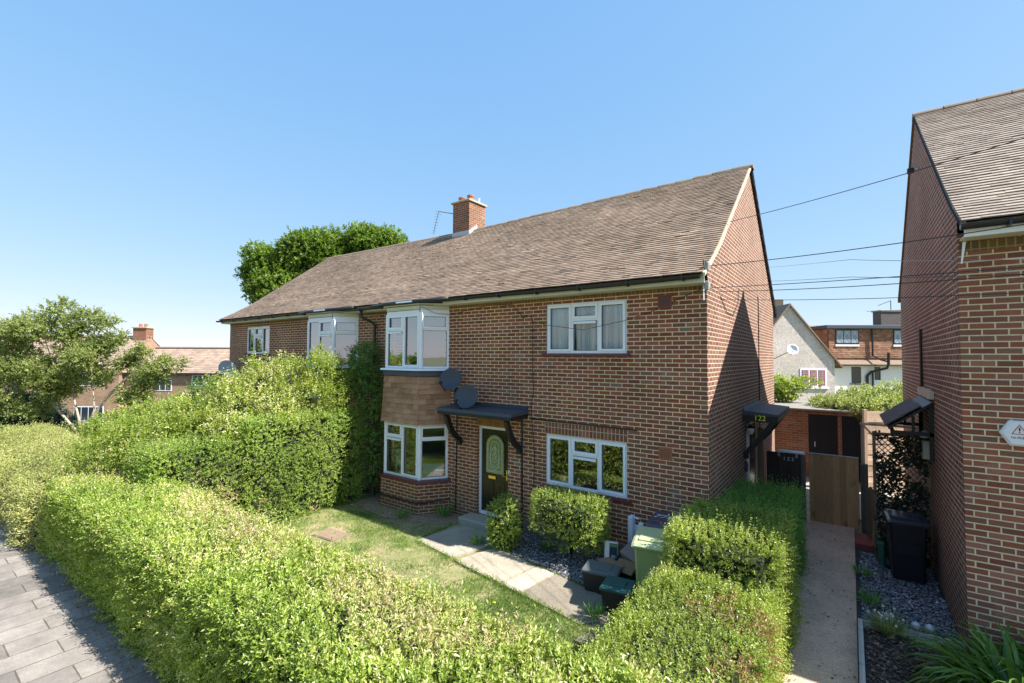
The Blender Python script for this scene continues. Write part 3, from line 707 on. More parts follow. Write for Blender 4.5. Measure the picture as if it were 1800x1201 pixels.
for xa, xb in ((HL + 3.9, BAYS[1][0] - .3), (-5.5, -4.95), (-3.3, -0.35)):      # rendered plinth showing at the wall foot
    pass
MB().box(-3.9, -0.002, -0.012, -0.003, -0.05, 0.30).build('plinth', M_plinth, A)
sagf = lambda x, s_: np.interp(x, [-17.3, -8.6, 0.1], [-0.09, -0.19, 0.0]) * (s_ / 5.6)
# interior
mb = MB()
for z in (0.2, 2.62, 2.7, 4.86): mb.poly([(HL + .2, .26, z), (-.2, .26, z), (-.2, 4.2, z), (HL + .2, 4.2, z)])
mb.poly([(HL + .2, 4.2, 0), (-.2, 4.2, 0), (-.2, 4.2, 5), (HL + .2, 4.2, 5)])
for x in (-.21, -3.7, -5.3, -8.7, -12.2, HL + .21): mb.poly([(x, .26, 0), (x, 4.2, 0), (x, 4.2, 4.86), (x, .26, 4.86)])
mb.build('room_lining', M_room, A)
# roof
rf = tiles('roof', -17.28, 0.022, PROF, M_tileA, A, gauge=0.0985, sag=sagf, seed=4)
def slope(prof, x0, x1, dz=0.0, n=24, sag=True, dy=0):
    mb = MB(); s_ = prof_pts(prof); k = 12
    for i in range(n + 1):
        x = x0 + (x1 - x0) * i / n
        for j in range(k + 1):
            q = s_[-1] * j / k; mb.v.append((x, float(np.interp(q, s_, [p[0] for p in prof])) + dy, float(np.interp(q, s_, [p[1] for p in prof])) + dz + (float(sagf(x, q)) if sag else 0)))
    for i in range(n):
        for j in range(k): a = i * (k + 1) + j; mb.f.append((a, a + k + 1, a + k + 2, a + 1))
    return mb
slope(PROF, -17.25, 0.04, -0.004).build('roof_underlay', M_under, rf)
PB = [(8.36, 4.93), (7.45, 5.605), (4.1, zr)]
slope(PB, -17.28, 0.07, 0.012).build('roof_back_slope', M_tileA, A)
mb = MB(); 
for i in range(39):                                   # ridge tiles
    x0 = -17.3 + i * 0.4465; x1 = x0 + 0.43; n = 8; h0 = zr + float(sagf(x0 + .2, 5.6)) - 0.012 + random.uniform(-.006, .006); tl_ = random.uniform(-.004, .004)
    vv = []
    for x, r_ in ((x0, 0.125), (x1, 0.118)):
        for k in range(n + 1): a = pi * k / n; vv.append((x, 4.1 - r_ * cos(a), h0 + (tl_ if x == x0 else -tl_) - 0.045 + r_ * 0.95 * sin(a)))
    fs = [(k, k + 1, n + 2 + k, n + 1 + k) for k in range(n)] + [tuple(range(n, -1, -1)), tuple(range(n + 1, 2 * n + 2))]
    mb.add(vv, fs)
mb.build('ridge_tiles', M_ridge, A)
mb = MB()
for i in range(40):
    x = -17.25 + i * 17.27 / 39; h = zr + float(sagf(x, 5.6))
    mb.v += [(x, 3.965, h - .075), (x, 3.965, h - .03 + random.uniform(-.012, .012)), (x, 4.235, h - .03 + random.uniform(-.012, .012)), (x, 4.235, h - .075)]
for i in range(39):
    for k in range(3): q = i * 4 + k; mb.f.append((q, q + 4, q + 5, q + 1))
mb.build('ridge_mortar', M_mortar, A)
def verge(x0, x1, prof, dz=-0.035, th=0.05, sg=0.0):
    mb = MB(); s_ = prof_pts(prof); k = 40; g = random.Random(3)
    for j in range(k + 1):
        q = s_[-1] * j / k; y = float(np.interp(q, s_, [p[0] for p in prof])); z = float(np.interp(q, s_, [p[1] for p in prof])) + sg * q / s_[-1]; w = g.uniform(-.008, .008)
        mb.v += [(x0, y, z + dz + w), (x1 + w, y, z + dz + w), (x1 + w, y, z + dz + th), (x0, y, z + dz + th)]
    for j in range(k):
        a = j * 4; mb.f += [(a, a + 1, a + 5, a + 4), (a + 1, a + 2, a + 6, a + 5), (a + 2, a + 3, a + 7, a + 6)]
    mb.f += [(0, 3, 2, 1), (4 * k, 4 * k + 1, 4 * k + 2, 4 * k + 3)]
    return mb
verge(0.0235, 0.062, PROF, th=0.052).build('verge', M_mortar, A)
verge(-0.02, 0.06, [(p[0], p[1]) for p in PB], -0.06, 0.07).build('verge', M_blackw, A)
verge(-17.26, -17.17, PROF, sg=-0.09).build('verge', M_mortar, A)
# fascia, soffit, gutter
def gutter(parent, x0, x1, yc, zc, r_=0.058, m=None, sagz=None):
    mb = MB(); n = 8; K = 30; vv = []
    for i in range(K + 1):
        x = x0 + (x1 - x0) * i / K; dz = sagz(x) if sagz else 0
        for rr in (r_, r_ - 0.006):
            for k in range(n + 1): a = pi + pi * k / n; vv.append((x, yc + rr * cos(a), zc + dz + rr * sin(a)))
    w = 2 * (n + 1); fs = []
    for i in range(K):
        for h in range(2):
            for k in range(n): a = i * w + h * (n + 1) + k; f = (a, a + 1, a + w + 1, a + w); fs.append(f if h == 0 else f[::-1])
        for k in (0, n): fs.append((i*w+k, i*w+w+k, i*w+w+n+1+k, i*w+n+1+k))
    for e in (0, K): fs.append(tuple(e * w + k for k in range(n + 1)))
    mb.add(vv, fs); g = mb.build('gutter', m or M_black, parent)
    x = x0 + 0.4
    while x < x1: b = MB(); b.box(x - .015, x + .015, yc - r_ - .008, yc + r_ + .01, zc - r_ - 0.012 + (sagz(x) if sagz else 0), zc - r_ + 0.012 + (sagz(x) if sagz else 0)); b.box(x - .015, x + .015, yc - r_ - .009, yc - r_ - 0.001, zc - r_, zc + 0.01); x += 0.93; b.build('gutter_bracket', m or M_black, g)
    return g
gs = lambda x: 0.012 * sin(x * 0.9) - 0.02 * math.exp(-((x + 8.6) / 3.5) ** 2)
MB().box(-17.24, 0.03, -0.30, -0.275, 4.80, 4.96).build('fascia', M_fascia, A)
MB().box(-17.24, 0.03, -0.274, -0.001, 4.80, 4.812).build('soffit', M_fascia, A)
gutter(A, -17.42, -0.02, -0.362, 4.915, sagz=gs)
MB().box(-17.19, 0.0, -0.008, -0.001, 4.735, 4.798).build('wall_head_course', brick('head_course', swap=True, off=0., mortar=(0.3, 0.24, 0.13), stops=[(p, (c[0] * .8, c[1] * 1.1, c[2] * .8)) for p, c in BR]), A)
for xb in (-6.75, -10.25):                          # buckled felt and silver tape over the bays
    MB().extr([(xb - 1.06, -.30, 4.815), (xb - .58, -.62, 4.815), (xb + .58, -.62, 4.815), (xb + 1.06, -.30, 4.815)], (0, 0, .02)).build('soffit', M_fascia, A)
    MB().extr([(xb - 1.08, -.30, 4.836), (xb - .59, -.63, 4.836), (xb + .59, -.63, 4.836), (xb + 1.08, -.30, 4.836)], (0, 0, .03)).build('bay_eaves', M_black, A)
    MB().tube([(xb - 1.35, -.40, 4.90), (xb - .95, -.50, 4.892), (xb - .55, -.655, 4.88), (xb, -.67, 4.878), (xb + .55, -.655, 4.885), (xb + .95, -.50, 4.90), (xb + 1.35, -.40, 4.915)], .042, 8).build('gutter', M_black, A, smooth=True)
    MB().add([(xb - 1.2, -.34, 4.985), (xb - .6, -.60, 4.925), (xb + .6, -.60, 4.925), (xb + 1.2, -.34, 4.985), (xb + .9, -.2, 5.045), (xb - .9, -.2, 5.045)], [(0, 1, 2, 3, 4, 5)]).build('eaves_felt', M_tileA, A)
    MB().box(xb - 0.05, xb + 0.5, -0.718, -0.713, 4.862, 4.90).build('silver_tape', M_steel, A)
# downpipe
dp = MB().tube([(-8.62, -.36, 4.86), (-8.62, -.36, 4.70), (-8.60, -.33, 4.64), (-8.42, -.12, 4.50), (-8.40, -.08, 4.44), (-8.40, -.08, 0.0)], 0.037, 10).build('downpipe', M_black, A, smooth=True)
for z in (4.45, 3.6, 2.2, 1.0): MB().lathe((-8.40, -.08, z), [(0.047, -.03), (0.047, .03)], 12).build('pipe_collar', M_black, dp)

tri_window(A, frame(0, 0), W1[0], W1[1], 3.69, 4.67, 'upper three-light window with net curtains', True, seed=3)
wl = tri_window(A, frame(0, 0), W1[0], W1[1], 1.10, 2.09, 'ground floor three-light window reflecting the lawn')
tri_window(A, frame(0, 0), W2[0], W2[1], 3.69, 4.64, 'small far upper window by the left end of the house')
tri_window(A, frame(0, 0), W2[0], W2[1], 1.10, 2.09, None)
for a, b, z in ((W1[0] - .09, W1[1] + .07, 3.63), (W1[0] - .09, W1[1] + .08, 1.04), (W2[0] - .1, W2[1] + .05, 3.63), (W2[0] - .1, W2[1] + .05, 1.04)):
    MB().extr([(a, -.055, z), (a, -.055, z + .035), (a, .03, z + .058), (a, .03, z)], (b - a, 0, 0)).build('sill', M_sill, A)
MB().box(W1[0] - .02, W1[1] + .02, -0.004, -0.001, 2.105, 2.325).build('soldier_course', M_soldier, A)
MB().box(-4.86, -3.98, -0.004, -0.001, 2.105, 2.31).build('soldier_course', brick('brick_soldier_orange', [(p, (c[0] * 1.4, c[1] * 1.7, c[2] * .9)) for p, c in BR], mortar=(0.36, 0.25, 0.1), swap=True, off=0.0, bw=0.24, seed=12., sv=0.01, su=-0.07), A)
MB().extr([(-3.42, -.002, 2.345), (-1.18, -.002, 2.325), (-1.18, -.002, 2.348), (-3.42, -.002, 2.375)], (0, -.018, 0)).build('damp_strip', M_black, A)

# air bricks
def airbrick(x0, x1, z0, z1, m, lab):
    v = MB().box(x0, x1, -.02, -.001, z0, z1).build('air_vent', m, A, label=lab)
    mb = MB(); nx_, nz_ = 8, 6
    for i in range(nx_):
        for j in range(nz_):
            a = x0 + .02 + (x1 - x0 - .04) * (i + .2) / nx_; c = z0 + .02 + (z1 - z0 - .04) * (j + .2) / nz_
            mb.box(a, a + (x1 - x0 - .04) * .6 / nx_, -.0215, -.0205, c, c + (z1 - z0 - .04) * .6 / nz_)
    mb.build('vent_holes', M_dark, v)
airbrick(-0.80, -0.565, 4.46, 4.69, M_vent, 'terracotta air vent under the eaves')
airbrick(-0.80, -0.575, 1.90, 2.10, M_terra, 'terracotta air vent right of the lower window')

# ---- bays
def loft(mb, p0, z0, p1, z1):
    n = len(p0); vv = [(x, y, z0) for x, y in p0] + [(x, y, z1) for x, y in p1]
    mb.add(vv, [(i, i + 1, n + i + 1, n + i) for i in range(n - 1)] + [tuple(range(n - 1, -1, -1)), tuple(range(n, 2 * n))]); return mb
def bay_plan(b, e, f=0.0):
    return [(b[0] - e, -0.001), (b[1] - e * .5, -0.54 - e), (b[2] + e * .5, -0.54 - e), (b[3] + e, -0.001)]
for bi, b in enumerate(BAYS):
    lo, hi = bay_plan(b, 0.0), bay_plan(b, 0.0)
    bay = loft(MB(), bay_plan(b, .085), 0, bay_plan(b, .085), .72).build('bay_wall', M_brA, A)
    loft(MB(), bay_plan(b, .125), .722, bay_plan(b, .115), .785).build('sill', M_sill, A)
    if bi == 0:
        MB().tube([(b[0] - .12, -.02, .33), (b[1] - .06, -.66, .31), (b[2] + .05, -.645, .30), (b[3] + .10, -.02, .33)], 0.016, 6).build('cable', M_cable, A)
    loft(MB(), bay_plan(b, .03), 2.045, bay_plan(b, .0), 3.17).build('bay_apron', M_under, A)
    loft(MB(), bay_plan(b, .075), 3.16, bay_plan(b, .055), 3.285).build('lead_band', M_darklead, A)
    loft(MB(), bay_plan(b, .14), 3.287, bay_plan(b, .12), 3.33).build('bay_sill', M_upvc, A)
    loft(MB(), bay_plan(b, .0), 4.632, bay_plan(b, .0), 4.70).build('bay_header', M_upvc, A)
    loft(MB(), bay_plan(b, .008), 4.702, bay_plan(b, .012), 4.798).build('bay_header', M_fascia, A)
    segs = [(lo[0], lo[1], 's'), (lo[1], lo[2], 'f'), (lo[2], lo[3], 's')]
    for (p, q, kind) in segs:
        L_ = sqrt((q[0]-p[0])**2 + (q[1]-p[1])**2); deg = math.degrees(atan2(q[1]-p[1], q[0]-p[0])); Mf = frame(p[0], p[1], 0, deg)
        for (z0, z1, zt) in ((3.335, 4.63, 4.25), (0.79, 2.042, 1.70)):
            if kind == 's': li = [(0, L_, zt, z1, 1), (0, L_, z0, zt, 0)]
            else:
                mid = L_ * (0.51 if bi == 0 else 0.46)
                li = [(0, mid, zt, z1, 1), (0, mid, z0, zt, 0), (mid, L_, z0, z1, 1)] if bi == 0 else [(0, mid, z0, z1, 0), (mid, L_, zt, z1, 1), (mid, L_, z0, zt, 0)]
            w = window(A, Mf, 0, L_, z0, z1, li, rec=0.0, of=0.05, glass_m=M_glassm if z0 < 3 else M_glass)
            if kind == 'f':
                a_, b_ = (0.07, mid - .05) if bi == 0 else (mid + .05, L_ - .07)
                trickle(w, Mf, a_, b_, zt - 0.085, 0.0)
            if z0 > 3 and kind == 's' and p[0] > b[1]: blind(w, Mf, 0.06, L_ - 0.05, z0 + .06, z1 - .06)
        for k in (0, 1):                                # corner posts
            pass
        tiles('apron_tiles', -0.07, L_ + 0.07, [(-0.075, 2.045), (-0.035, 2.35), (-0.012, 3.165)], M_hungA, A, gauge=0.118, tw=0.205, tl=0.16, lift=0.036, M=Mf, seed=20 + bi * 3 + int(p[0] > b[1]), wob=0.002,
              clip=lambda sb, L_=L_, k=kind: (-0.062 + sb * .033, L_ + 0.062 - sb * .033))
    mb = MB()
    for p in lo[1:3]:
        for z0, z1 in ((3.335, 4.63), (0.79, 2.042)): mb.lathe((p[0], p[1] + .03, z0), [(0.052, 0), (0.052, z1 - z0)], 10)
    mb.build('corner_post', M_upvc, A)
    mb = MB(); mid = (lo[1][0] * .45 + lo[2][0] * .55); mb.box(lo[2][0] - .02, lo[2][0] - .008, -.556, -.545, 4.635, 4.79); mb.box(lo[1][0], lo[2][0], -.557, -.55, 4.697, 4.705); mb.build('panel_joint', M_dark, A)

# ---- front door
D = MB(frame(0, 0)); dy = 0.10
fr_ = MB()
fr_.box(-4.86, -4.80, dy - .02, dy + .06, .16, 2.09); fr_.box(-4.06, -4.0, dy - .02, dy + .06, .16, 2.09); fr_.box(-4.80, -4.06, dy - .02, dy + .06, 2.03, 2.09); fr_.box(-4.80, -4.06, dy - .03, dy + .06, .16, .225)
dfr = fr_.build('door_frame', M_upvc, A)
door = MB().box(-4.798, -4.062, dy + .005, dy + .05, .227, 2.028).build('door', M_door, A, label='black front door with arched leaded glass')
mb = MB()
for x0, x1 in ((-4.70, -4.47), (-4.39, -4.16)):
    mb.box(x0, x1, dy - .004, dy + .004, .34, .92)
for x in (-4.585, -4.275): mb.box(x - .006, x + .006, dy - .007, dy - .0035, .36, .90)
mb.build('door_panel', M_door, door)
def arch(x0, x1, z0, zs, y, n=16, inset=0.0):
    xc = (x0 + x1) / 2; r_ = (x1 - x0) / 2 - inset
    pts = [(x0 + inset, y, z0 + inset), (x1 - inset, y, z0 + inset)] + [(xc + r_ * cos(pi * k / n), y, zs + r_ * 1.0 * sin(pi * k / n)) for k in range(n + 1)]
    return pts
gp_ = arch(-4.69, -4.17, 1.06, 1.66, dy - .002); MB().poly(gp_).build('pane', M_leaded, door)
mb = MB(); mb.tube(gp_ + [gp_[0]], 0.011, 6); mb.build('glazing_bead', M_door, door)
mb = MB()
for ins in (0.05, 0.075, 0.15):
    q = arch(-4.69, -4.17, 1.06, 1.66, dy - .008, inset=ins); mb.tube(q + [q[0]], 0.0055, 4)
xc = -4.43
for k in range(5):
    z = 1.30 + k * .085; w_ = (0.10, .075, .055, .04, .025)[k]
    mb.tube([(xc, dy - .009, z - .08), (xc + w_, dy - .009, z), (xc, dy - .009, z + .1), (xc - w_, dy - .009, z), (xc, dy - .009, z - .08)], 0.005, 4)
mb.tube([(xc + .13 * cos(a * pi / 10), dy - .009, 1.40 + .24 * sin(a * pi / 10)) for a in range(21)], 0.005, 4)
for s_ in (-1, 1):
    for z in (1.15, 1.30, 1.45, 1.60): mb.tube([(xc + s_ * .185, dy - .009, z), (xc + s_ * .21, dy - .009, z)], 0.003, 4)
mb.build('leading', plain('pale_lead', (.75, .72, .55), .4), door)
MB().bbox(-4.60, -4.40, dy - .012, dy + .003, .955, 1.02, .004).build('letterbox', M_brass, door)
mb = MB(); mb.bbox(-4.115, -4.08, dy - .012, dy + .004, .98, 1.20, .004); mb.tube([(-4.10, dy - .012, 1.07), (-4.10, dy - .05, 1.07), (-4.20, dy - .052, 1.07)], .009, 8); mb.build('handle', M_brass, door)
MB().bbox(-3.99, -3.955, -.012, -.001, 1.15, 1.24, .006).build('doorbell', M_paper, A)
st = MB(); st.bbox(-5.05, -3.92, -.40, -.001, -.05, .155, .02); st.build('doorstep', M_conc, A)
# front canopy with brackets
cp = MB(); cp.extr([(-5.52, 0, 2.53), (-5.52, -.60, 2.49), (-5.52, -.62, 2.43), (-5.52, 0, 2.45)], (2.04, 0, 0))
cpo = cp.build('door_canopy', M_felt, A)
mb = MB(); mb.extr([(-5.52, -.002, 2.55), (-5.52, -.05, 2.53), (-5.52, -.002, 2.60)], (2.02, 0, 0)); mb.build('canopy_flashing', M_black, cpo)
mb = MB(); mb.box(-5.50, -3.50, -.605, -.575, 2.36, 2.43); mb.box(-5.50, -5.47, -.574, -.001, 2.36, 2.43); mb.box(-3.53, -3.50, -.574, -.001, 2.36, 2.43); mb.box(-5.469, -3.531, -.574, -.001, 2.40, 2.42); mb.build('canopy_fascia', M_blackw, cpo)
for x in (-5.33, -3.68):
    mb = MB(); n = 10; oy = []; 
    pts = [(x, -.50 + .47 * t - .05 * sin(pi * t), 2.36 - .64 * t - .07 * sin(pi * t)) for t in [k / n for k in range(n + 1)]]
    for a, c in zip(pts[:-1], pts[1:]):
        mb.add([(x - .04, a[1] - .045, a[2] - .03), (x + .04, a[1] - .045, a[2] - .03), (x + .04, a[1] + .045, a[2] + .03), (x - .04, a[1] + .045, a[2] + .03),
                (x - .04, c[1] - .045, c[2] - .03), (x + .04, c[1] - .045, c[2] - .03), (x + .04, c[1] + .045, c[2] + .03), (x - .04, c[1] + .045, c[2] + .03)],
               [(0, 1, 5, 4), (1, 2, 6, 5), (2, 3, 7, 6), (3, 0, 4, 7)])
    mb.bbox(x - .045, x + .045, -.12, -.001, 1.63, 1.76, .02)
    mb.build('canopy_bracket', M_blackw, cpo)
# cables on the facade
def cable(pts, r_=0.008, m=None, parent=A): return MB().tube(pts, r_, 6).build('cable', m or M_cable, parent)
cable([(-5.50, -.02, 3.0), (-5.50, -.02, 2.62)], .035)
cable([(-5.46, -.015, 2.35), (-5.47, -.015, 1.2), (-5.47, -.02, .82), (-5.48, -.02, .10)], .012)
cable([(-3.63, -.02, 2.36), (-3.63, -.02, 1.0), (-3.62, -.02, .05)], .018)
cable([(-3.62, -.012, 4.42), (-3.52, -.012, 4.47), (-3.42, -.012, 4.44), (-3.38, -.012, 4.3), (-3.38, -.012, 3.3), (-3.36, -.012, 2.9), (-3.42, -.012, 2.6), (-3.38, -.012, 2.2), (-3.33, -.012, 1.6), (-3.36, -.012, .6)], .007)
cable([(-6.1, -.58, 4.78), (-5.9, -.30, 4.62), (-5.72, -.02, 4.6), (-4.6, -.012, 4.74), (-3.9, -.012, 4.72), (-3.62, -.012, 4.42)], .005)
cable([(-3.4, -.03, 4.35), (-3.0, -.07, 4.25), (-2.2, -.09, 4.13), (-1.4, -.06, 4.27), (-0.9, -.012, 4.42), (-.4, -.012, 4.62), (-.05, -.012, 4.75)], .005)
MB().tube([(-.04, -.05, 4.82), (-.04, -.05, 4.55)], .012, 6).build('overflow_pipe', M_upvc, A)
# ---- gable side: insulators, canopy, door
mb = MB()
for z in (5.06, 4.76): mb.bbox(.02, .09, -.26, -.16, z - .07, z + .07, .012)
mb.build('cable_bracket', M_cablel, A)
MB().tube([(.02, -.30, 5.08), (.03, -.34, 5.14), (.05, -.25, 5.12), (.05, -.21, 4.9), (.05, -.18, 4.8), (.03, .0, 4.75)], .009, 6).build('cable', M_cable, A)
MB().tube([(.012, 5.1, 5.17), (.012, 5.14, 5.0), (.012, 5.14, 2.5), (.012, 5.16, 1.2)], .011, 6).build('cable', M_cable, A)
MB().tube([(.014, .9, 4.72), (.014, 1.4, 4.48), (.014, 2.0, 4.45), (.014, 2.5, 4.75), (.014, 2.6, 5.05)], .006, 6).build('cable', M_cable, A)
cg = MB(); cg.extr([(0.001, 2.93, 2.58), (.05, 2.93, 2.51), (.66, 2.93, 2.46), (.66, 2.93, 2.40), (.001, 2.93, 2.42)], (0, 2.2, 0))
cgo = cg.build('door_canopy', M_felt, A)
mb = MB(); mb.box(.001, .65, 2.915, 2.94, 2.29, 2.42); mb.box(.63, .655, 2.941, 5.13, 2.31, 2.41); mb.build('canopy_fascia', M_blackw, cgo)
text_obj('122', 0.150, 0.003, facing(.33, 2.911, 2.37, 0), M_yell, cgo, 'house_number', 'lime yellow number 122 on the canopy')
for y in (3.0, 5.0):
    mb = MB(); pts = [(.58 - .54 * t, y, 2.33 - .72 * t - .04 * sin(pi * t)) for t in [k / 8 for k in range(9)]]
    for a, c in zip(pts[:-1], pts[1:]):
        mb.add([(a[0] + .04, y - .035, a[2] - .03), (a[0] + .04, y + .035, a[2] - .03), (a[0] - .04, y + .035, a[2] + .03), (a[0] - .04, y - .035, a[2] + .03),
                (c[0] + .04, y - .035, c[2] - .03), (c[0] + .04, y + .035, c[2] - .03), (c[0] - .04, y + .035, c[2] + .03), (c[0] - .04, y - .035, c[2] + .03)], [(0, 1, 5, 4), (1, 2, 6, 5), (2, 3, 7, 6), (3, 0, 4, 7)])
    mb.bbox(.001, .10, y - .045, y + .045, 1.50, 1.64, .02); mb.build('canopy_bracket', M_blackw, cgo)
mb = MB(); mb.box(.001, .05, 3.35, 3.41, .1, 2.2); mb.box(.001, .05, 4.30, 4.36, .1, 2.2); mb.box(.001, .05, 3.41, 4.30, 2.14, 2.2); mb.build('door_frame', M_upvc, A)
MB().box(.001, .03, 3.41, 4.30, .1, 2.14).build('door', M_door, A, label='dark side door under the canopy numbered 122')
mb = MB(); mb.lathe((.001, 3.18, 1.28), [(.12, 0), (.12, .03), (.09, .045), (.02, .045)], 20, (1, 0, 0)); mb.build('round_vent', M_dish, A)
MB().tube([(.05, -.05, 0), (.05, -.05, 1.05)], .022, 8).build('waste_pipe', M_cablel, A)
MB().bbox(.015, .095, -.10, -.01, 1.04, 1.20, .01).build('pipe_box', plain('green_metal', (.08, .2, .14), .6), A)
MB().tube([(.08, 1.25, 0), (.08, 1.25, 1.22)], .025, 8).build('waste_pipe', M_upvc, A)
def lantern(x, y, z, lab):
    t = thing('wall_lamp', lab, 'lamp', (x, y, z))
    mb = MB(); mb.tube([(x, y, z), (x + .06, y, z + .05), (x + .12, y, z + .02)], .008, 6); mb.lathe((x + .12, y, z - .02), [(.09, 0), (.03, .05), (.01, .08)], 8); mb.build('lamp_frame', M_black, t)
    MB().lathe((x + .12, y, z - .16), [(.035, 0), (.07, .07), (.075, .135)], 8).build('lamp_glass', M_globe, t)
lantern(.0, 3.15, 2.15, 'black lantern under the canopy numbered 122')
# ---- chimney
ch = MB().box(-9.25, -8.5, 3.78, 4.62, 7.2, 8.92).build('chimney', M_brC, A)
MB().bbox(-9.31, -8.44, 3.72, 4.68, 8.922, 8.985, .012).build('chimney_cap', M_stone, ch)
MB().extr([(-9.2, 3.83, 8.985), (-8.55, 3.83, 8.985), (-8.6, 4.0, 9.02), (-9.15, 4.0, 9.02)], (0, .7, 0)).build('flaunching', M_mortar, ch)
for x, y, h in ((-9.05, 4.02, .19), (-8.72, 4.10, .23)): MB().lathe((x, y, 8.99), [(.115, 0), (.105, h * .7), (.125, h * .75), (.125, h), (.09, h), (.085, .06)], 18).build('chimney_pot', M_terra, ch, smooth=False)
MB().lathe((-8.66, 4.45, 8.99), [(.06, 0), (.055, .17), (.07, .18), (.07, .21)], 14).build('chimney_pot', M_steel, ch, label='pale metal flue pot')
mb = MB(); mb.box(-9.262, -8.49, 3.765, 3.778, 7.6, 7.91)
for i in range(5): mb.box(-8.498, -8.486, 3.79 + i * .08, 3.79 + (i + 1) * .08, 7.7, 7.93 + i * .062)
mb.build('flashing', M_lead, ch)
mb = MB(); mb.extr([(-9.3, 3.30, 7.545 - .13), (-8.45, 3.30, 7.545 - .13), (-8.45, 3.8, 7.93 - .14), (-9.3, 3.8, 7.93 - .14)], (0, 0, .03)); 

# ---------------------------------------------------------------- aerials and dishes
def yagi(name, label, base, tip, back, n=9, span=0.28, group=None):
    t = thing(name, label, 'aerial', base)
    MB().tube([base, tip], .014, 6).build('arm', M_rust, t)
    tv, bv = Vector(tip), Vector(back); d = (bv - tv).normalized(); sd_ = d.cross(Vector((0, 1, 0))).normalized()
    MB().tube([tip, back], .009, 6).build('boom', M_rust, t)
    for i in range(n):
        p = tv.lerp(bv, i / (n - 1)); w_ = span * (1 - .45 * i / n) / 2
        MB().tube([p - sd_ * w_, p + sd_ * w_], .0045, 4).build('element', M_rust, t)
    return t
yagi('tv_aerial', 'small rusty television aerial on an arm left of the chimney', (-9.26, 3.9, 8.62), (-9.92, 3.75, 8.80), (-10.12, 3.7, 8.02), 9, .34)
def dish(label, c, nrm_, rx, rz, foot, m, group=None, mast=None):
    t = thing('satellite_dish', label, 'satellite dish', foot, group)
    nv = Vector(nrm_).normalized(); q = Vector((0, 0, 1)).rotation_difference(nv).to_matrix().to_4x4()
    Mx = Matrix.Translation(c) @ q
    mb = MB(Mx); n = 28; K = 5; vv = []; fs = []
    for off in (0., -.012):
        for k in range(K + 1):
            f = k / K
            for a in range(n): vv.append((rx * f * cos(2*pi*a/n), rz * f * sin(2*pi*a/n), 0.09 * f * f + off))
    for h in (0, 1):
        b0 = h * (K + 1) * n
        for k in range(K):
            for a in range(n):
                a2 = (a + 1) % n; f = (b0 + k*n + a, b0 + k*n + a2, b0 + (k+1)*n + a2, b0 + (k+1)*n + a); fs.append(f if h == 0 else f[::-1])
    for a in range(n): a2 = (a + 1) % n; fs.append((K*n + a, K*n + a2, (2*K+1)*n + a2, (2*K+1)*n + a))
    mb.add(vv, fs); mb.build('reflector', m, t, smooth=True)
    lo_ = Mx @ Vector((0, -rz, .08)) if (Mx @ Vector((0, -rz, .08))).z < (Mx @ Vector((0, rz, .08))).z else Mx @ Vector((0, rz, .08))
    cv = Vector(c); hd = lo_ + nv * .32 + Vector((0, 0, .06))
    MB().tube([cv - nv * .05, lo_ + nv * .01 - Vector((0, 0, .03)), hd], .012, 6).build('arm', M_black, t)
    mb = MB(); mb.tube([hd, hd - nv * .09 + Vector((0, 0, .03))], .03, 8); mb.build('receiver', M_black, t)
    MB().tube([cv - nv * .01, cv - nv * .10, Vector(foot)], .02, 8).build('mount', M_black, t)
    return t
dish('dark dish on the pole beside the bay, higher of the pair', (-5.42, -.24, 3.08), (.30, -.9, .32), .27, .25, (-5.52, -.01, 2.95), M_dish, 'dishes above the front door canopy')
dish('dark dish standing just above the front door canopy', (-4.84, -.36, 2.73), (.30, -.9, .36), .27, .26, (-4.95, -.01, 2.62), M_dish, 'dishes above the front door canopy')
dish('pale grey dish on the far left corner of the brick house', (-16.35, -.35, 3.12), (.45, -.85, .2), .40, .29, (-16.3, -.01, 3.0), M_dishl)

# cushions behind the lower bay window
def cushion(label, c, deg, tilt, w, h, m):
    Mx = Matrix.Translation(c) @ Matrix.Rotation(R(deg), 4, 'Z') @ Matrix.Rotation(R(tilt), 4, 'Y')
    mb = MB(Mx); n = 8; vv = []; fs = []
    for s_ in (1, -1):
        for j in range(n + 1):
            for i in range(n + 1):
                u, v = i / n * 2 - 1, j / n * 2 - 1; b_ = (1 - u**4) * (1 - v**4); k = 1 - .06 * (1 - abs(u * v))
                vv.append((u * w / 2 * k, s_ * .06 * b_ ** .5, v * h / 2 * k))
    for h_ in (0, 1):
        for j in range(n):
            for i in range(n): a = h_ * (n + 1)**2 + j * (n + 1) + i; f = (a, a + 1, a + n + 2, a + n + 1); fs.append(f if h_ == 0 else f[::-1])
    mb.add(vv, fs); o = mb.build('cushion', m, None, c, True); tag(o, label, 'cushion', 'cushions behind the lower bay window')
cushion('teal cushion leaning behind the left pane of the lower bay', (-7.16, -.28, 1.08), 0, -32, .30, .46, M_teal)
cushion('pale blue cushion lying behind the right pane of the lower bay', (-6.12, -.10, .96), 48, 0, .50, .27, M_pale)
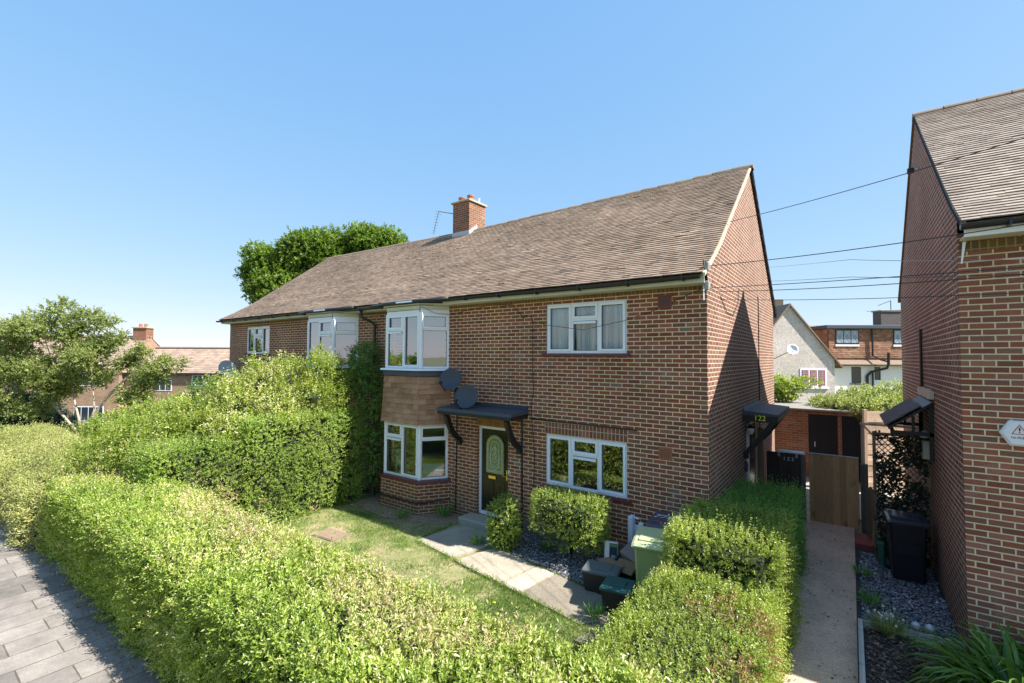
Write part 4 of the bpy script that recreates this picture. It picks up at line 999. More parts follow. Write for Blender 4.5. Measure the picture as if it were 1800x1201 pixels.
#@@B
# ---------------------------------------------------------------- the next house on the right
B = thing('brick_house', 'red brick house cut off by the right edge, nearest the camera', 'house', (7.0, 4.0, 0))
BX, BY = 2.957, -0.10
wall_holes(MB(frame(0, BY)), BX, 11.5, 0, 5.16, [(5.2, 6.9, 1.2, 2.3), (5.2, 6.9, 3.9, 4.9), (8.0, 9.7, 1.2, 2.3)], th=.25).build('wall', M_brB, B)
PBF = [(-0.47, 5.21), (0.10, 5.56), (0.70, 5.98), (3.9, 8.36)]; PBB = [(8.27, 5.21), (7.1, 5.98), (3.9, 8.36)]
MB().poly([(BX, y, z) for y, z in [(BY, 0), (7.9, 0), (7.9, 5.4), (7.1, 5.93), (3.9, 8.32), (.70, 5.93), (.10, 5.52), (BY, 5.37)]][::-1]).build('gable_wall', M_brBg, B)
MB().poly([(11.5, 7.9, 0), (BX, 7.9, 0), (BX, 7.9, 5.3), (11.5, 7.9, 5.3)]).build('wall', M_brB, B)
MB().poly([(11.5, BY, 0), (11.5, 7.9, 0), (11.5, 7.9, 5.3), (11.5, 3.9, 8.3), (11.5, BY, 5.3)]).build('gable_wall', M_brB, B)
rb = tiles('roof', 2.945, 11.6, PBF, M_tileB, B, gauge=0.0985, seed=8)
slope(PBF, 2.92, 11.55, -0.004, sag=False).build('roof_underlay', M_under, rb)
slope(PBB, 2.935, 11.6, 0.012, sag=False).build('roof_back_slope', M_tileB, B)
mb = MB()
for i in range(20):
    x0 = 2.925 + i * 0.4465; x1 = x0 + 0.44; n = 8; h0 = 8.35 + random.uniform(-.006, .006)
    vv = [(x, 3.9 - r_ * cos(pi * k / n), h0 - 0.045 + r_ * .95 * sin(pi * k / n)) for x, r_ in ((x0, .125), (x1, .118)) for k in range(n + 1)]
    mb.add(vv, [(k, k + 1, n + 2 + k, n + 1 + k) for k in range(n)] + [tuple(range(n, -1, -1)), tuple(range(n + 1, 2 * n + 2))])
mb.build('ridge_tiles', M_ridge, B)
verge(2.932, 2.99, PBF, -.05, .075).build('verge', plain('dark_verge', (.17, .14, .115), .9, var=.4, bump=.5), B)
verge(2.925, 2.985, [(p[0], p[1]) for p in PBB], -.07, .075).build('verge', M_bpost, B)
MB().box(2.975, 11.5, -0.42, -0.395, 5.05, 5.22).build('fascia', M_upvc, B)
MB().box(2.975, 11.5, -0.394, BY - .001, 5.06, 5.075).build('soffit', M_fascia, B)
gutter(B, 2.93, 11.5, -0.49, 5.18)
MB().extr([(3.0, -.12, 5.05), (3.03, -.12, 5.05), (2.99, -.14, 4.78), (2.975, -.14, 4.78)], (0, -.01, 0)).build('cable_clip', M_upvc, B)
MB().box(2.97, 11.5, BY - .006, BY - .001, 4.93, 5.05).build('wall_head_course', brick('head_course_next', swap=True, off=0., seed=4., mortar=(0.34, 0.27, 0.12), stops=[(p, (c[0] * .7, c[1] * 1.2, c[2] * .7)) for p, c in BR]), B)
for a, b, c, d in ((5.2, 6.9, 1.2, 2.3), (5.2, 6.9, 3.9, 4.9), (8.0, 9.7, 1.2, 2.3)): tri_window(B, frame(0, BY), a, b, c, d, None)
mb = MB(); mb.poly([(3.2, 4, 0), (11.3, 4, 0), (11.3, 4, 5.3), (3.2, 4, 5.3)]); mb.poly([(3.2, .2, 2.7), (11.3, .2, 2.7), (11.3, 4, 2.7), (3.2, 4, 2.7)]); mb.build('room_lining', M_room, B)
MB().tube([(2.93, 3.56, 4.18), (2.93, 3.56, 3.06)], .022, 8).build('waste_pipe', M_black, B)
# tiled side canopy of the next house
Mc = frame(BX, 0, 0, -90)
cb = thing('tiled_canopy', 'pitched slate-coloured tile canopy over the side door of the right-hand house', 'canopy', (BX, 3.1, 2.3))
tiles('canopy_roof', -4.02, -2.22, [(-0.62, 2.475), (-0.002, 2.965)], M_slate, cb, gauge=0.27, tw=0.30, tl=0.32, th=.018, lift=.03, M=Mc, seed=5)
MB(Mc).extr([(-4.0, -.60, 2.46), (-4.0, -.005, 2.93), (-4.0, -.005, 2.89), (-4.0, -.58, 2.42)], (1.76, 0, 0)).build('canopy_boarding', M_blackw, cb)
mb = MB(Mc)
for i in range(7): mb.box(-4.06 + i * .265, -3.80 + i * .265, -.045 - .002 * i, -.003, 2.96 - .015 * (i % 2), 3.085 + .01 * (i % 3))
mb.build('flashing', M_ply, cb)
mb = MB()
for y in (2.35, 3.85): mb.box(2.40, 2.953, y - .03, y + .03, 2.34, 2.40); mb.box(2.90, 2.953, y - .03, y + .03, 1.95, 2.88); mb.box(2.68, 2.72, y - .02, y + .02, 2.40, 2.66)
mb.box(2.42, 2.46, 2.38, 3.82, 2.345, 2.40); mb.build('canopy_bracket', M_blackw, cb)
mt = thing('meter_box', 'small pale meter box on the brick wall under the tiled canopy', 'box', (2.95, 2.75, 2.0))
MB().bbox(2.84, 2.955, 2.62, 2.86, 1.92, 2.22, .015).build('casing', plain('beige_plastic', (.45, .43, .36), .6), mt)
MB().bbox(2.832, 2.841, 2.67, 2.81, 2.04, 2.16, .003).build('window', M_dish, mt)
lt = thing('wall_lamp', 'dome-shaped wall lamp just above the meter box', 'lamp', (2.95, 2.75, 2.3))
MB().lathe((2.88, 2.75, 2.26), [(.06, 0), (.075, .03), (.06, .09), (.02, .13)], 14).build('lamp_shade', M_globe, lt, smooth=True)
MB().tube([(2.95, 2.75, 2.32), (2.88, 2.75, 2.37)], .012, 6).build('lamp_arm', M_black, lt)
cc = thing('security_camera', 'small white security light high on the gable of the right-hand house', 'camera', (2.95, 3.6, 7.2))
MB().bbox(2.80, 2.90, 3.54, 3.66, 7.17, 7.25, .01).build('body', M_black, cc)
MB().tube([(2.90, 3.6, 7.21), (2.956, 3.6, 7.22)], .02, 8).build('bracket', M_upvc, cc)
MB().bbox(2.795, 2.80, 3.55, 3.65, 7.18, 7.24, .002).build('lens', M_paper, cc)
# alarm box
al = thing('alarm_box', 'white six-sided alarm box with warning triangle and lettering at the right edge', 'alarm', (3.42, BY, 2.76))
hexa = lambda i, y: [(3.262 + i, y, 2.76), (3.345 + i * .8, y, 2.905 - i), (3.50 - i * .8, y, 2.905 - i), (3.583 - i, y, 2.76), (3.50 - i * .8, y, 2.615 + i), (3.345 + i * .8, y, 2.615 + i)]
mb = MB(); h0 = hexa(0, BY - .002); h1 = hexa(0, BY - .055); h2 = hexa(.022, BY - .078)
mb.add(h0 + h1 + h2, [(i, (i + 1) % 6, 6 + (i + 1) % 6, 6 + i)[::-1] for i in range(6)] + [(6 + i, 6 + (i + 1) % 6, 12 + (i + 1) % 6, 12 + i)[::-1] for i in range(6)] + [tuple(range(12, 18))[::-1]])
mb.build('casing', M_paper, al)
mb = MB(); y = BY - .081; t0 = [(3.352, y, 2.752), (3.488, y, 2.752), (3.42, y, 2.868)]; t1 = [(3.366, y, 2.760), (3.474, y, 2.760), (3.42, y, 2.853)]
mb.add(t0 + t1, [(0, 1, 4, 3), (1, 2, 5, 4), (2, 0, 3, 5)]); mb.build('warning_triangle', M_redprint, al)
mb = MB(); mb.box(3.414, 3.426, y - .001, y, 2.790, 2.832); mb.box(3.414, 3.426, y - .001, y, 2.770, 2.781); mb.build('exclamation_mark', M_ink, al)
text_obj('1st ALERT', 0.036, 0.0008, facing(3.424, BY - .081, 2.715, 0), M_ink, al, 'lettering')

# ---------------------------------------------------------------- gates, screens, outbuilding
yg = thing('wooden_gate', 'plain brown closed boarded gate across the side path', 'gate', (1.52, 4.42, 0))
mb = MB()
for i in range(8): a = 1.085 + i * .111; mb.bbox(a, a + .1105, 4.395 + .003 * (i % 2), 4.42, .03, 1.49 + .006 * (i % 3), .003)
mb.build('gate_panel', M_gate, yg)
MB().box(1.08, 1.975, 4.39, 4.43, 1.505, 1.525).build('gate_capping', M_sedge, yg)
mb = MB(); mb.box(1.085, 1.97, 4.421, 4.46, .2, .3); mb.box(1.085, 1.97, 4.421, 4.46, 1.2, 1.3); mb.build('gate_ledge', M_gate, yg)
def post(label, x0, x1, y0, y1, h, m, z0=0, name='timber_post', grp=None):
    o = MB().bbox(x0, x1, y0, y1, z0, h, .006).build(name, m, loc=((x0 + x1) / 2, (y0 + y1) / 2, 0)); return tag(o, label, 'post', grp)
post('grey post between the dark boarded gate and the brown gate', .93, 1.02, 4.36, 4.45, 1.46, M_post)
post('weathered dark post right of the brown gate', 2.0, 2.13, 4.36, 4.48, 1.40, M_post)
post('brown post beside the side door under the canopy', .13, .24, 3.95, 4.06, 2.02, M_bpost)
dg = thing('wooden_gate', 'near-black boarded gate with white numerals 122', 'gate', (.52, 4.42, 0))
mb = MB()
for i in range(6): a = .25 + i * .113; mb.bbox(a, a + .111, 4.40 + .003 * (i % 2), 4.43, .03, 1.46, .003)
mb.build('gate_panel', M_dgate, dg)
text_obj('1 2 2', .105, .003, facing(.69, 4.395, 1.33, 0), M_paper, dg, 'house_number', 'white numerals 122')
mb = MB()
for x in (.50, .85): mb.bbox(x - .025, x + .025, 4.385, 4.40, 1.37, 1.46, .006)
mb.build('hook', M_cablel, dg)
o = MB().bbox(.45, 1.0, 4.50, 4.62, 1.38, 1.50, .03).build('board', M_paper, loc=(.7, 4.55, 0)); tag(o, 'white weathered board lying along the top behind the dark gate', 'board')
MB_ = MB().bbox(.44, .52, 4.51, 4.6, 0, 1.38, .01); 
post('hidden stud carrying the white board behind the dark gate', .60, .68, 4.52, 4.6, 1.38, M_dgate)
o = MB().extr([(2.08, 3.62, 0), (2.15, 3.62, 0), (2.22, 3.62, 1.02), (2.15, 3.62, 1.12), (2.09, 3.62, 1.06)], (0, .03, 0)).build('board', M_bpost, loc=(2.15, 3.6, 0)); tag(o, 'short cut fence board leaning beside the trellis post', 'board')
o = MB().bbox(1.885, 2.17, 3.15, 3.75, -.05, .13, .012).build('step', M_red, loc=(2.03, 3.45, 0)); tag(o, 'worn red painted step at the foot of the trellis', 'step')
tr = thing('trellis_screen', 'expanding trellis screen covered in dark artificial ivy', 'trellis', (2.56, 2.83, 0))
mb = MB(); mb.box(2.165, 2.215, 2.80, 2.85, 0, 2.30); mb.box(2.90, 2.945, 2.82, 2.87, 0, 2.25); mb.box(2.216, 2.899, 2.81, 2.85, 2.24, 2.285); mb.build('frame', M_bpost, tr)
mb = MB(); W_, H_ = .68, 2.2
for sgn in (1, -1):
    c = -H_
    while c < W_ + H_:
        pts = []
        for t in np.linspace(0, 1, 2): pass
        # line x - x0 = c + sgn*(z), clipped
        za, zb = 0.05, 2.22
        xa = c + za * .9; xb_ = c + zb * .9
        if sgn < 0: xa, xb_ = W_ - xa, W_ - xb_
        A_, B_ = Vector((xa, 0, za)), Vector((xb_, 0, zb)); d_ = B_ - A_
        t0, t1 = 0., 1.
        for lim in (0, W_):
            if abs(d_.x) > 1e-6:
                tt = (lim - A_.x) / d_.x
                if (lim == 0) == (d_.x > 0): t0 = max(t0, tt)
                else: t1 = min(t1, tt)
        if t1 - t0 > .03:
            p, q = A_ + d_ * t0, A_ + d_ * t1
            mb.tube([(2.218 + p.x, 2.825 + sgn * .006, p.z), (2.218 + q.x, 2.825 + sgn * .006, q.z)], .0085, 4)
        c += .085
mb.build('lattice', M_barkd, tr)
n = 3000; P = np.stack([rng.uniform(2.21, 2.92, n), rng.uniform(2.78, 2.86, n), rng.uniform(.03, 2.28, n)], 1)
kp = (snoise(P, 9) + 0.35 * snoise(P, 22)) > -.35 - .5 * (P[:, 2] < 1.1) ; P = P[kp]; n = len(P)
Ax = nrm(rng.normal(size=(n, 3)) * np.array([1, .5, 1]) + [0, -.2, -.4]); Nn = nrm(rng.normal(size=(n, 3)) * .5 + [0, -1, .3])
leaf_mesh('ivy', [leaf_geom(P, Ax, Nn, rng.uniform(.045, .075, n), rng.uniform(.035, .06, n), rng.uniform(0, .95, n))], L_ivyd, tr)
sf = thing('pergola_end', 'slim larch frame with a pale top rail behind the trellis', 'frame', (2.05, 4.1, 0))
mb = MB(); mb.box(2.02, 2.08, 4.55, 4.61, 0, 2.2); mb.build('post', M_larch, sf)
MB().box(2.0, 2.94, 4.54, 4.62, 2.205, 2.25).build('top_rail', M_larch, sf)
MB().tube([(2.08, 4.58, 2.18), (2.32, 3.9, 1.95), (2.34, 3.88, 1.9)], .02, 4).build('brace', M_larch, sf)
fn = thing('timber_fence', 'sunlit pale larch fence panel seen through the trellis', 'fence', (2.8, 8.4, 0))
Mf = frame(2.2, 7.95, 0, 30); mb = MB(Mf)
for i in range(15): mb.box(0.0, 1.9, -.01 * (i % 2), .02, .03 + i * .145, .03 + i * .145 + .14)
mb.build('fence_panel', wood('fence_larch', (0.62, 0.45, 0.32), (0.78, 0.62, 0.48), 0.145, 2), fn)
MB(Mf).box(-.08, -.005, -.03, .05, 0, 2.25).build('fence_post', M_larch, fn)
MB(Mf).box(1.905, 1.98, -.03, .05, 0, 2.25).build('fence_post', M_larch, fn)

sh = thing('brick_shed', 'low flat-roofed brick outbuilding with two black doors behind the gates', 'shed', (1.8, 10.5, 0))
wall_holes(MB(frame(0, 9.0)), -.9, 3.9, 0, 2.03, [(.79, 1.53, .05, 1.93), (1.63, 2.38, .05, 1.93)], th=.2).build('wall', M_brO, sh)
MB().poly([(3.9, 9.0, 0), (3.9, 12, 0), (3.9, 12, 2.03), (3.9, 9, 2.03)]).build('wall', M_brO, sh)
MB().poly([(-.9, 12, 0), (-.9, 9, 0), (-.9, 9, 2.03), (-.9, 12, 2.03)]).build('wall', M_brO, sh)
MB().bbox(-1.0, 4.0, 8.88, 12.1, 2.035, 2.095, .01).build('roof', plain('weathered_concrete', (.24, .22, .19), .95, var=.4, scale=7, bump=.6), sh)
for x0 in (.80, 1.64):
    d_ = MB().box(x0 - .008, x0 + .735, 9.006, 9.06, .055, 1.925).build('door', M_shed, sh)
    mb = MB(); mb.bbox(x0 + .14, x0 + .17, 8.985, 9.004, .95, 1.10, .004) if x0 < 1 else mb.bbox(x0 + .60, x0 + .66, 8.985, 9.004, 1.80, 1.84, .004); mb.build('latch', M_steel, d_)
    mb = MB(); mb.box(x0 + .02, x0 + .70, 8.99, 9.004, 1.55, 1.60); mb.box(x0 + .02, x0 + .70, 8.99, 9.004, .65, .70); mb.build('door_ledge', M_shed, d_)
th = thing('climbing_ivy', 'bright green-gold ivy sprawling over the outbuilding roof', 'plant', (2.3, 10.3, 2.1))
cl = [((x, y, 2.14 + .12 * h), (r_, r_, .20 + .14 * h)) for x, y, r_, h in ((1.15, 10.2, .4, 0), (1.6, 9.6, .55, .2), (2.1, 9.4, .55, .3), (2.7, 9.3, .6, .5), (3.3, 9.3, .55, .7), (1.3, 10.8, .5, .2), (2.0, 10.6, .6, .5), (2.8, 10.3, .6, .9), (3.5, 10.5, .6, 1.3), (2.4, 11.5, .6, 1.5), (1.8, 11.6, .4, .9), (3.2, 11.5, .6, 2.2), (3.9, 11.2, .6, 2.2))] + [((2.45, 8.92, 1.95), (.4, .12, .25)), ((2.9, 8.9, 1.85), (.4, .12, .35)), ((2.1, 8.9, 2.05), (.3, .1, .16)), ((2.65, 8.86, 1.75), (.3, .1, .3))]
leaf_mesh('foliage', [clump_leaves(cl, 110, .07, .06, 3, .14, 1.0)], L_ivy, th)
mb = MB(); 
for c, r_ in cl[:14]: mb.lathe((c[0], c[1], c[2] - r_[2] * .85), [(r_[0] * .5, 0), (r_[0] * .62, r_[2] * .7), (r_[0] * .3, r_[2] * 1.2)], 9)
mb.build('stems', M_twig, th)
th = thing('garden_shrub', 'leggy green shrub between the brick house and the outbuilding roof', 'shrub', (-.1, 11.0, 0))
leaf_mesh('foliage', [clump_leaves([((.1, 10.9, 2.55), .38), ((-.35, 10.9, 2.6), .4), ((.55, 11.1, 2.75), (.4, .3, .16)), ((-.2, 11, 2.2), .4)], 90, .11, .05, 4, .16)], L_privet, th)
MB().tube([(-.1, 11, 0), (-.05, 10.95, 1.6), (.15, 10.9, 2.7)], [.04, .03, .01], 6).build('stem', M_bark, th)
tag(MB().box(-1.2, 2.95, 5.2, 8.99, -.2, .02).build('yard', M_conc), kind='structure')

# ---------------------------------------------------------------- bins, boxes and clutter by the wall
def wheelie(label, cx, cy, deg, h, mb_, ml, grp=None, w=.54, d=.68):
    t = thing('wheelie_bin', label, 'bin', (cx, cy, 0), grp); M = frame(cx, cy, 0, deg)
    m = MB(M); k = .80
    lo = [(-w/2*k, -d/2*k), (w/2*k, -d/2*k), (w/2*k, d/2*k), (-w/2*k, d/2*k)]; hi = [(-w/2*.94, -d/2*.92), (w/2*.94, -d/2*.92), (w/2*.94, d/2*.92), (-w/2*.94, d/2*.92)]
    def ring(p, z, b=.03):
        o_ = []
        for i in range(4):
            a, c, e = Vector(p[i - 1]), Vector(p[i]), Vector(p[(i + 1) % 4])
            o_ += [(*(c + (a - c).normalized() * b), z), (*(c + (e - c).normalized() * b), z)]
        return o_
    vv = ring(lo, .06) + ring(hi, h - .10) + ring([(x * 1.08, y * 1.06) for x, y in hi], h - .095) + ring([(x * 1.08, y * 1.06) for x, y in hi], h - .04)
    m.add(vv, [(r_ * 8 + i, r_ * 8 + (i + 1) % 8, r_ * 8 + 8 + (i + 1) % 8, r_ * 8 + 8 + i) for r_ in range(3) for i in range(8)] + [tuple(range(7, -1, -1)), tuple(range(24, 32))])
    body = m.build('body', mb_, t)
    m = MB(M); m.box(-w*.30, w*.30, -d/2*.92 - .004, -d/2*.88, h * .45, h * .62); m.build('moulded_panel', mb_, body)
    lid = MB(M); W2_, D2_ = w / 2 * 1.06, d / 2 * 1.05
    ys = [-D2_, -D2_ + .03, -D2_ * .4, D2_ * .4, D2_ - .05, D2_]; zs = [h - .045, h - .012, h + .012, h + .02, h + .012, h - .02]
    vv = []; 
    for y_, z_ in zip(ys, zs): vv += [(-W2_, y_, z_ - .02), (-W2_ + .035, y_, z_), (W2_ - .035, y_, z_), (W2_, y_, z_ - .02)]
    vv += [(-W2_, y_, h - .065) for y_ in ys] + [(W2_, y_, h - .065) for y_ in ys]
    fs = [(i * 4 + j, i * 4 + j + 1, i * 4 + j + 5, i * 4 + j + 4) for i in range(5) for j in range(3)]
    fs += [(24 + i, i * 4, i * 4 + 4, 25 + i) for i in range(5)] + [(i * 4 + 3, 30 + i, 31 + i, i * 4 + 7) for i in range(5)] + [(24, 30, 3, 2, 1, 0), (20, 21, 22, 23, 35, 29)]
    lid.add(vv, fs); lo_ = lid.build('lid', ml, t)
    r_ = MB(M); r_.bbox(-W2_ + .08, W2_ - .08, -D2_ + .10, D2_ - .12, h - .01, h + .026, .01); r_.build('lid_panel', ml, lo_)
    MB(M).tube([(-w*.36, D2_ + .04, h - .05), (w*.36, D2_ + .04, h - .05)], .014, 8).build('handle', mb_, t)
    for s_ in (-1, 1): MB(M).lathe((s_ * w * .42, d/2*.86, .10), [(.10, -.03), (.10, .03), (.05, .035)], 18, (1, 0, 0)).build('wheel', M_black, t)
    return t
wheelie('light green wheelie bin with a pale lid beside the box hedge', -.42, -1.28, 12, 1.06, M_grn, M_grnl, 'wheelie bins')
bp = wheelie('plum-brown wheelie bin with white scrawl, behind the light green bin', -.50, -.40, 4, 1.04, M_purple, M_purple, 'wheelie bins')
mb = MB(frame(-.55, -.46, 0, 4))
for pts in ([(-.16, -.02), (-.10, .09), (-.06, -.02), (.0, .09)], [(.03, -.01), (.10, .07), (.17, .02), (.20, .09)], [(-.15, .11), (.02, .12), (.15, .10)]): mb.tube([(x, y, 1.065) for x, y in pts], .008, 4)
mb.build('painted_mark', M_paper, bp)
wheelie('black wheelie bin in front of the ivy trellis', 2.56, 2.20, 4, 1.02, plain('bin_black', (.010, .010, .016), .45), plain('bin_black_lid', (.03, .033, .045), .22), 'wheelie bins', .50, .60)
gcad = MB().bbox(2.20, 2.30, 2.45, 2.62, .0, .42, .02).build('food_caddy', plain('caddy_green', (.02, .10, .07), .5), loc=(2.25, 2.53, 0)); tag(gcad, 'small dark green caddy half hidden behind the black wheelie bin', 'caddy')
def crate(label, cx, cy, deg, w, d, h, m1, m2, lid=True, grp='recycling boxes'):
    t = thing('recycling_box', label, 'box', (cx, cy, 0), grp); M = frame(cx, cy, 0, deg); mb = MB(M)
    a, b_ = w / 2, d / 2; k = .84
    vv = [(-a*k, -b_*k, .01), (a*k, -b_*k, .01), (a*k, b_*k, .01), (-a*k, b_*k, .01), (-a, -b_, h), (a, -b_, h), (a, b_, h), (-a, b_, h)]
    t_ = .012; vi = [(-a + t_, -b_ + t_, h), (a - t_, -b_ + t_, h), (a - t_, b_ - t_, h), (-a + t_, b_ - t_, h), (-a*k + t_, -b_*k + t_, .03), (a*k - t_, -b_*k + t_, .03), (a*k - t_, b_*k - t_, .03), (-a*k + t_, b_*k - t_, .03)]
    mb.add(vv + vi, [(3, 2, 1, 0), (0, 1, 5, 4), (1, 2, 6, 5), (2, 3, 7, 6), (3, 0, 4, 7), (4, 5, 9, 8), (5, 6, 10, 9), (6, 7, 11, 10), (7, 4, 8, 11), (8, 9, 13, 12), (9, 10, 14, 13), (10, 11, 15, 14), (11, 8, 12, 15), (12, 13, 14, 15)])
    mb.build('body', m1, t)
    if lid:
        l_ = MB(M).bbox(-a - .02, a + .02, -b_ - .02, b_ + .02, h + .001, h + .05, .018).build('lid', m2, t)
        MB(M).bbox(-a*.55, a*.55, -b_*.5, b_*.5, h + .045, h + .062, .008).build('lid_panel', m2, l_)
    else:
        r_ = MB(M)
        for q in ((-a - .015, a + .015, -b_ - .015, -b_), (-a - .015, a + .015, b_, b_ + .015), (-a - .015, -a, -b_, b_), (a, a + .015, -b_, b_)): r_.box(*q, h - .03, h + .004)
        r_.build('rim', m2, t)
    return t
crate('dark recycling box with a grey lid, leftmost and half in sunlight', -1.28, -1.22, 10, .52, .36, .33, M_boxb, M_boxgrey)
crate('dark recycling box with a plain dark green lid, nearest the box hedge', -.84, -1.62, 8, .40, .38, .36, M_boxb, M_boxg)
crate('open dark green recycling box filled with cardboard behind the lidded ones', -1.02, -.62, 6, .50, .40, .36, M_boxg, M_boxg, False)
def flap(name, label, pts, d, m, cat, grp=None):
    mb = MB().extr(pts, d); c = pts[0]; return tag(mb.build(name, m, loc=c), label, cat, grp)
flap('cardboard_sheet', 'torn brown cardboard flap resting above the grey-lidded box', [(-1.50, -.92, .335), (-1.12, -1.04, .30), (-1.0, -.96, .36), (-1.30, -.86, .395)], (0.0, -.06, .03), M_card, 'cardboard')
flap('cardboard_sheet', 'folded brown cardboard wedged in front of the open green box', [(-1.22, -.98, .27), (-.86, -1.06, .28), (-.80, -.92, .42), (-1.12, -.86, .42)], (0.0, -.05, .04), M_card, 'cardboard')
flap('flat_box', 'grey-brown flat box tilted on top of the open green box', [(-1.14, -.80, .43), (-.76, -.96, .36), (-.66, -.72, .52), (-1.02, -.56, .58)], (-.02, -.03, .09), M_cardg, 'box')
flap('yellow_tub', 'yellow rim of a tub between the open box and the green bin', [(-.74, -1.02, .36), (-.66, -1.04, .36), (-.64, -.96, .38), (-.73, -.94, .38)], (0, 0, .05), plain('yellow_plastic', (.5, .45, .08), .5), 'tub')
ct = thing('carton', 'upright white printed carton with a dark picture panel by the house wall', 'carton', (-1.46, -.52, .25))
Mq = frame(-1.40, -.62, .13, 14) @ Matrix.Rotation(R(-8), 4, 'X')
MB(Mq).box(-.11, .10, -.03, .05, .12, .40).build('carton_body', M_paper, ct)
MB(Mq).box(-.03, .098, -.0335, -.031, .14, .385).build('picture_panel', M_ink, ct)
MB(Mq).box(-.022, .094, -.036, -.0345, .33, .375).build('picture_panel', M_leafprint, ct)
text_obj('50', .07, .001, Mq @ Matrix.Translation((.036, -.037, .175)) @ Matrix.Rotation(pi/2, 4, 'X'), M_paper, ct, 'lettering')
MB(Mq).box(-.09, .07, -.02, .04, -.10, .119).build('carton_body', M_card, ct)
cs = thing('storage_rack', 'cloudy clear plastic storage parts stacked upright against the house wall', 'plastic', (-.95, -.2, 0))
mb = MB()
for x0, x1, z1 in ((-1.26, -1.17, .90), (-.92, -.82, .86)): mb.bbox(x0, x1, -.26, -.12, .05, z1, .015)
mb.build('upright', M_clear, cs)
mb = MB(); mb.bbox(-1.16, -.93, -.20, -.16, .20, .76, .01); mb.bbox(-1.17, -1.08, -.20, -.16, .86, .885, .006); mb.bbox(-1.08, -1.0, -.25, -.17, .3, .82, .012); mb.bbox(-.81, -.72, -.24, -.10, .1, .62, .01); mb.bbox(-1.20, -1.0, -.34, -.27, .10, .42, .01); mb.build('panel', M_clear, cs)
mh = thing('manhole_cover', 'rusty brown inspection cover set in the dry grass', 'drain cover', (-6.6, -2.43, .03))
Mm = frame(-6.62, -2.42, 0, 6); MB(Mm).box(-.31, .31, -.22, .22, -.02, .030).build('frame', plain('old_frame', (.20, .16, .11), .95, var=.4), mh)
mb = MB(Mm); mb.box(-.29, .29, -.20, .20, .031, .036)
for i in range(14):
    mb.box(-.29 + i * .0425, -.268 + i * .0425, -.19, .19, .037, .043)
mb.build('cover', plain('brown_iron', (.26, .19, .13), .9, var=.4, scale=14, bump=.6), mh)

# bed on the right, edging, globes, plants
tag(MB().box(1.885, 2.95, -6.0, 3.2, -.2, .008).build('side_bed_soil', plain('dark_soil', (.045, .04, .042), .95, var=.5, scale=20, bump=.8)), kind='structure')
tag(MB().box(2.95, 6.0, -6.0, -.12, -.2, .006).build('front_bed_soil', plain('dark_soil_front', (.06, .05, .04), .95, var=.5, scale=20, bump=.8)), kind='structure')
eg = thing('timber_edging', 'grey timber boards edging the bark bed beside the path', 'edging', (1.92, -2.5, 0))
MB().bbox(1.89, 1.945, -5.9, .02, -.05, .11, .005).build('edging_board', M_sedge, eg)
MB().extr([(1.95, .0, .0), (3.3, .16, .0), (3.3, .185, .0), (1.95, .03, .0)], (0, 0, .10)).build('edging_board', M_sedge, eg)
def chips(name, label, x0, x1, y0, y1, n, L, m, z=.02, sz=(.025, .055), keep=None):
    P = np.stack([rng.uniform(x0, x1, n), rng.uniform(y0, y1, n), z + rng.uniform(-.005, .025, n)], 1)
    if keep is not None: P = P[keep(P)]; n = len(P)
    a = rng.uniform(0, 6.28, n); A_ = nrm(np.stack([np.cos(a), np.sin(a), rng.normal(0, .25, n)], 1)); Nn = nrm(rng.normal(size=(n, 3)) * .35 + [0, 0, 1]); Nn = nrm(Nn - A_ * (Nn * A_).sum(1)[:, None])
    l_ = rng.uniform(*sz, n)
    o = leaf_mesh(name, [leaf_geom(P, A_, Nn, l_, l_ * rng.uniform(.35, .75, n), rng.uniform(0, 1, n), fold=.06)], m, loc=((x0 + x1) / 2, (y0 + y1) / 2, 0))
    return tag(o, kind='stuff', label=label, cat='gravel')
bed_l = lambda P: (P[:, 1] > -1.02 - .17 * (P[:, 0] + 3.4)) | (P[:, 0] > -.9)
tag(MB().extr([(-3.45, -.95, 0), (-2.1, -1.17, 0), (-1.13, -1.36, 0), (-.85, -1.5, 0), (0, -1.6, 0), (0, -.02, 0), (-3.85, -.02, 0)], (0, 0, .03)).build('gravel_bed', plain('bed_soil', (.07, .062, .058), .95, var=.5, scale=20, bump=.8)), kind='structure')
chips('slate_chippings', 'blue-grey slate chippings along the front of the house', -3.5, -.1, -1.5, -.03, 11000, 0, L_chip, .035, (.02, .05), keep=lambda P: (P[:, 1] > -0.97 - .168 * (P[:, 0] + 3.45)))
chips('slate_chippings', 'dark slate chippings in the shaded strip beside the path', 1.95, 2.93, .12, 3.0, 9000, 0, L_chip, .015, (.02, .05))
chips('bark_chippings', 'curled brown bark chippings in the edged bed', 1.97, 3.6, -4.5, .02, 14000, 0, L_bark, .02, (.02, .06))
n = 420; a_ = [(-3.9, .9, -6.0, -5.7)]
chips('leaf_litter', 'dry brown leaf litter at the hedge foot', -12.5, .8, -6.14, -5.75, 3800, 0, leafm('litter', [(0, (.12, .07, .045)), (1, (.22, .14, .085))], 0., .8), .006, (.015, .035))
chips('leaf_litter', 'dead leaves scattered on the side path', .98, 1.86, -2, 4.3, 150, 0, leafm('litter_path', [(0, (.06, .04, .03)), (1, (.16, .11, .07))], 0., .8), .018, (.02, .05))
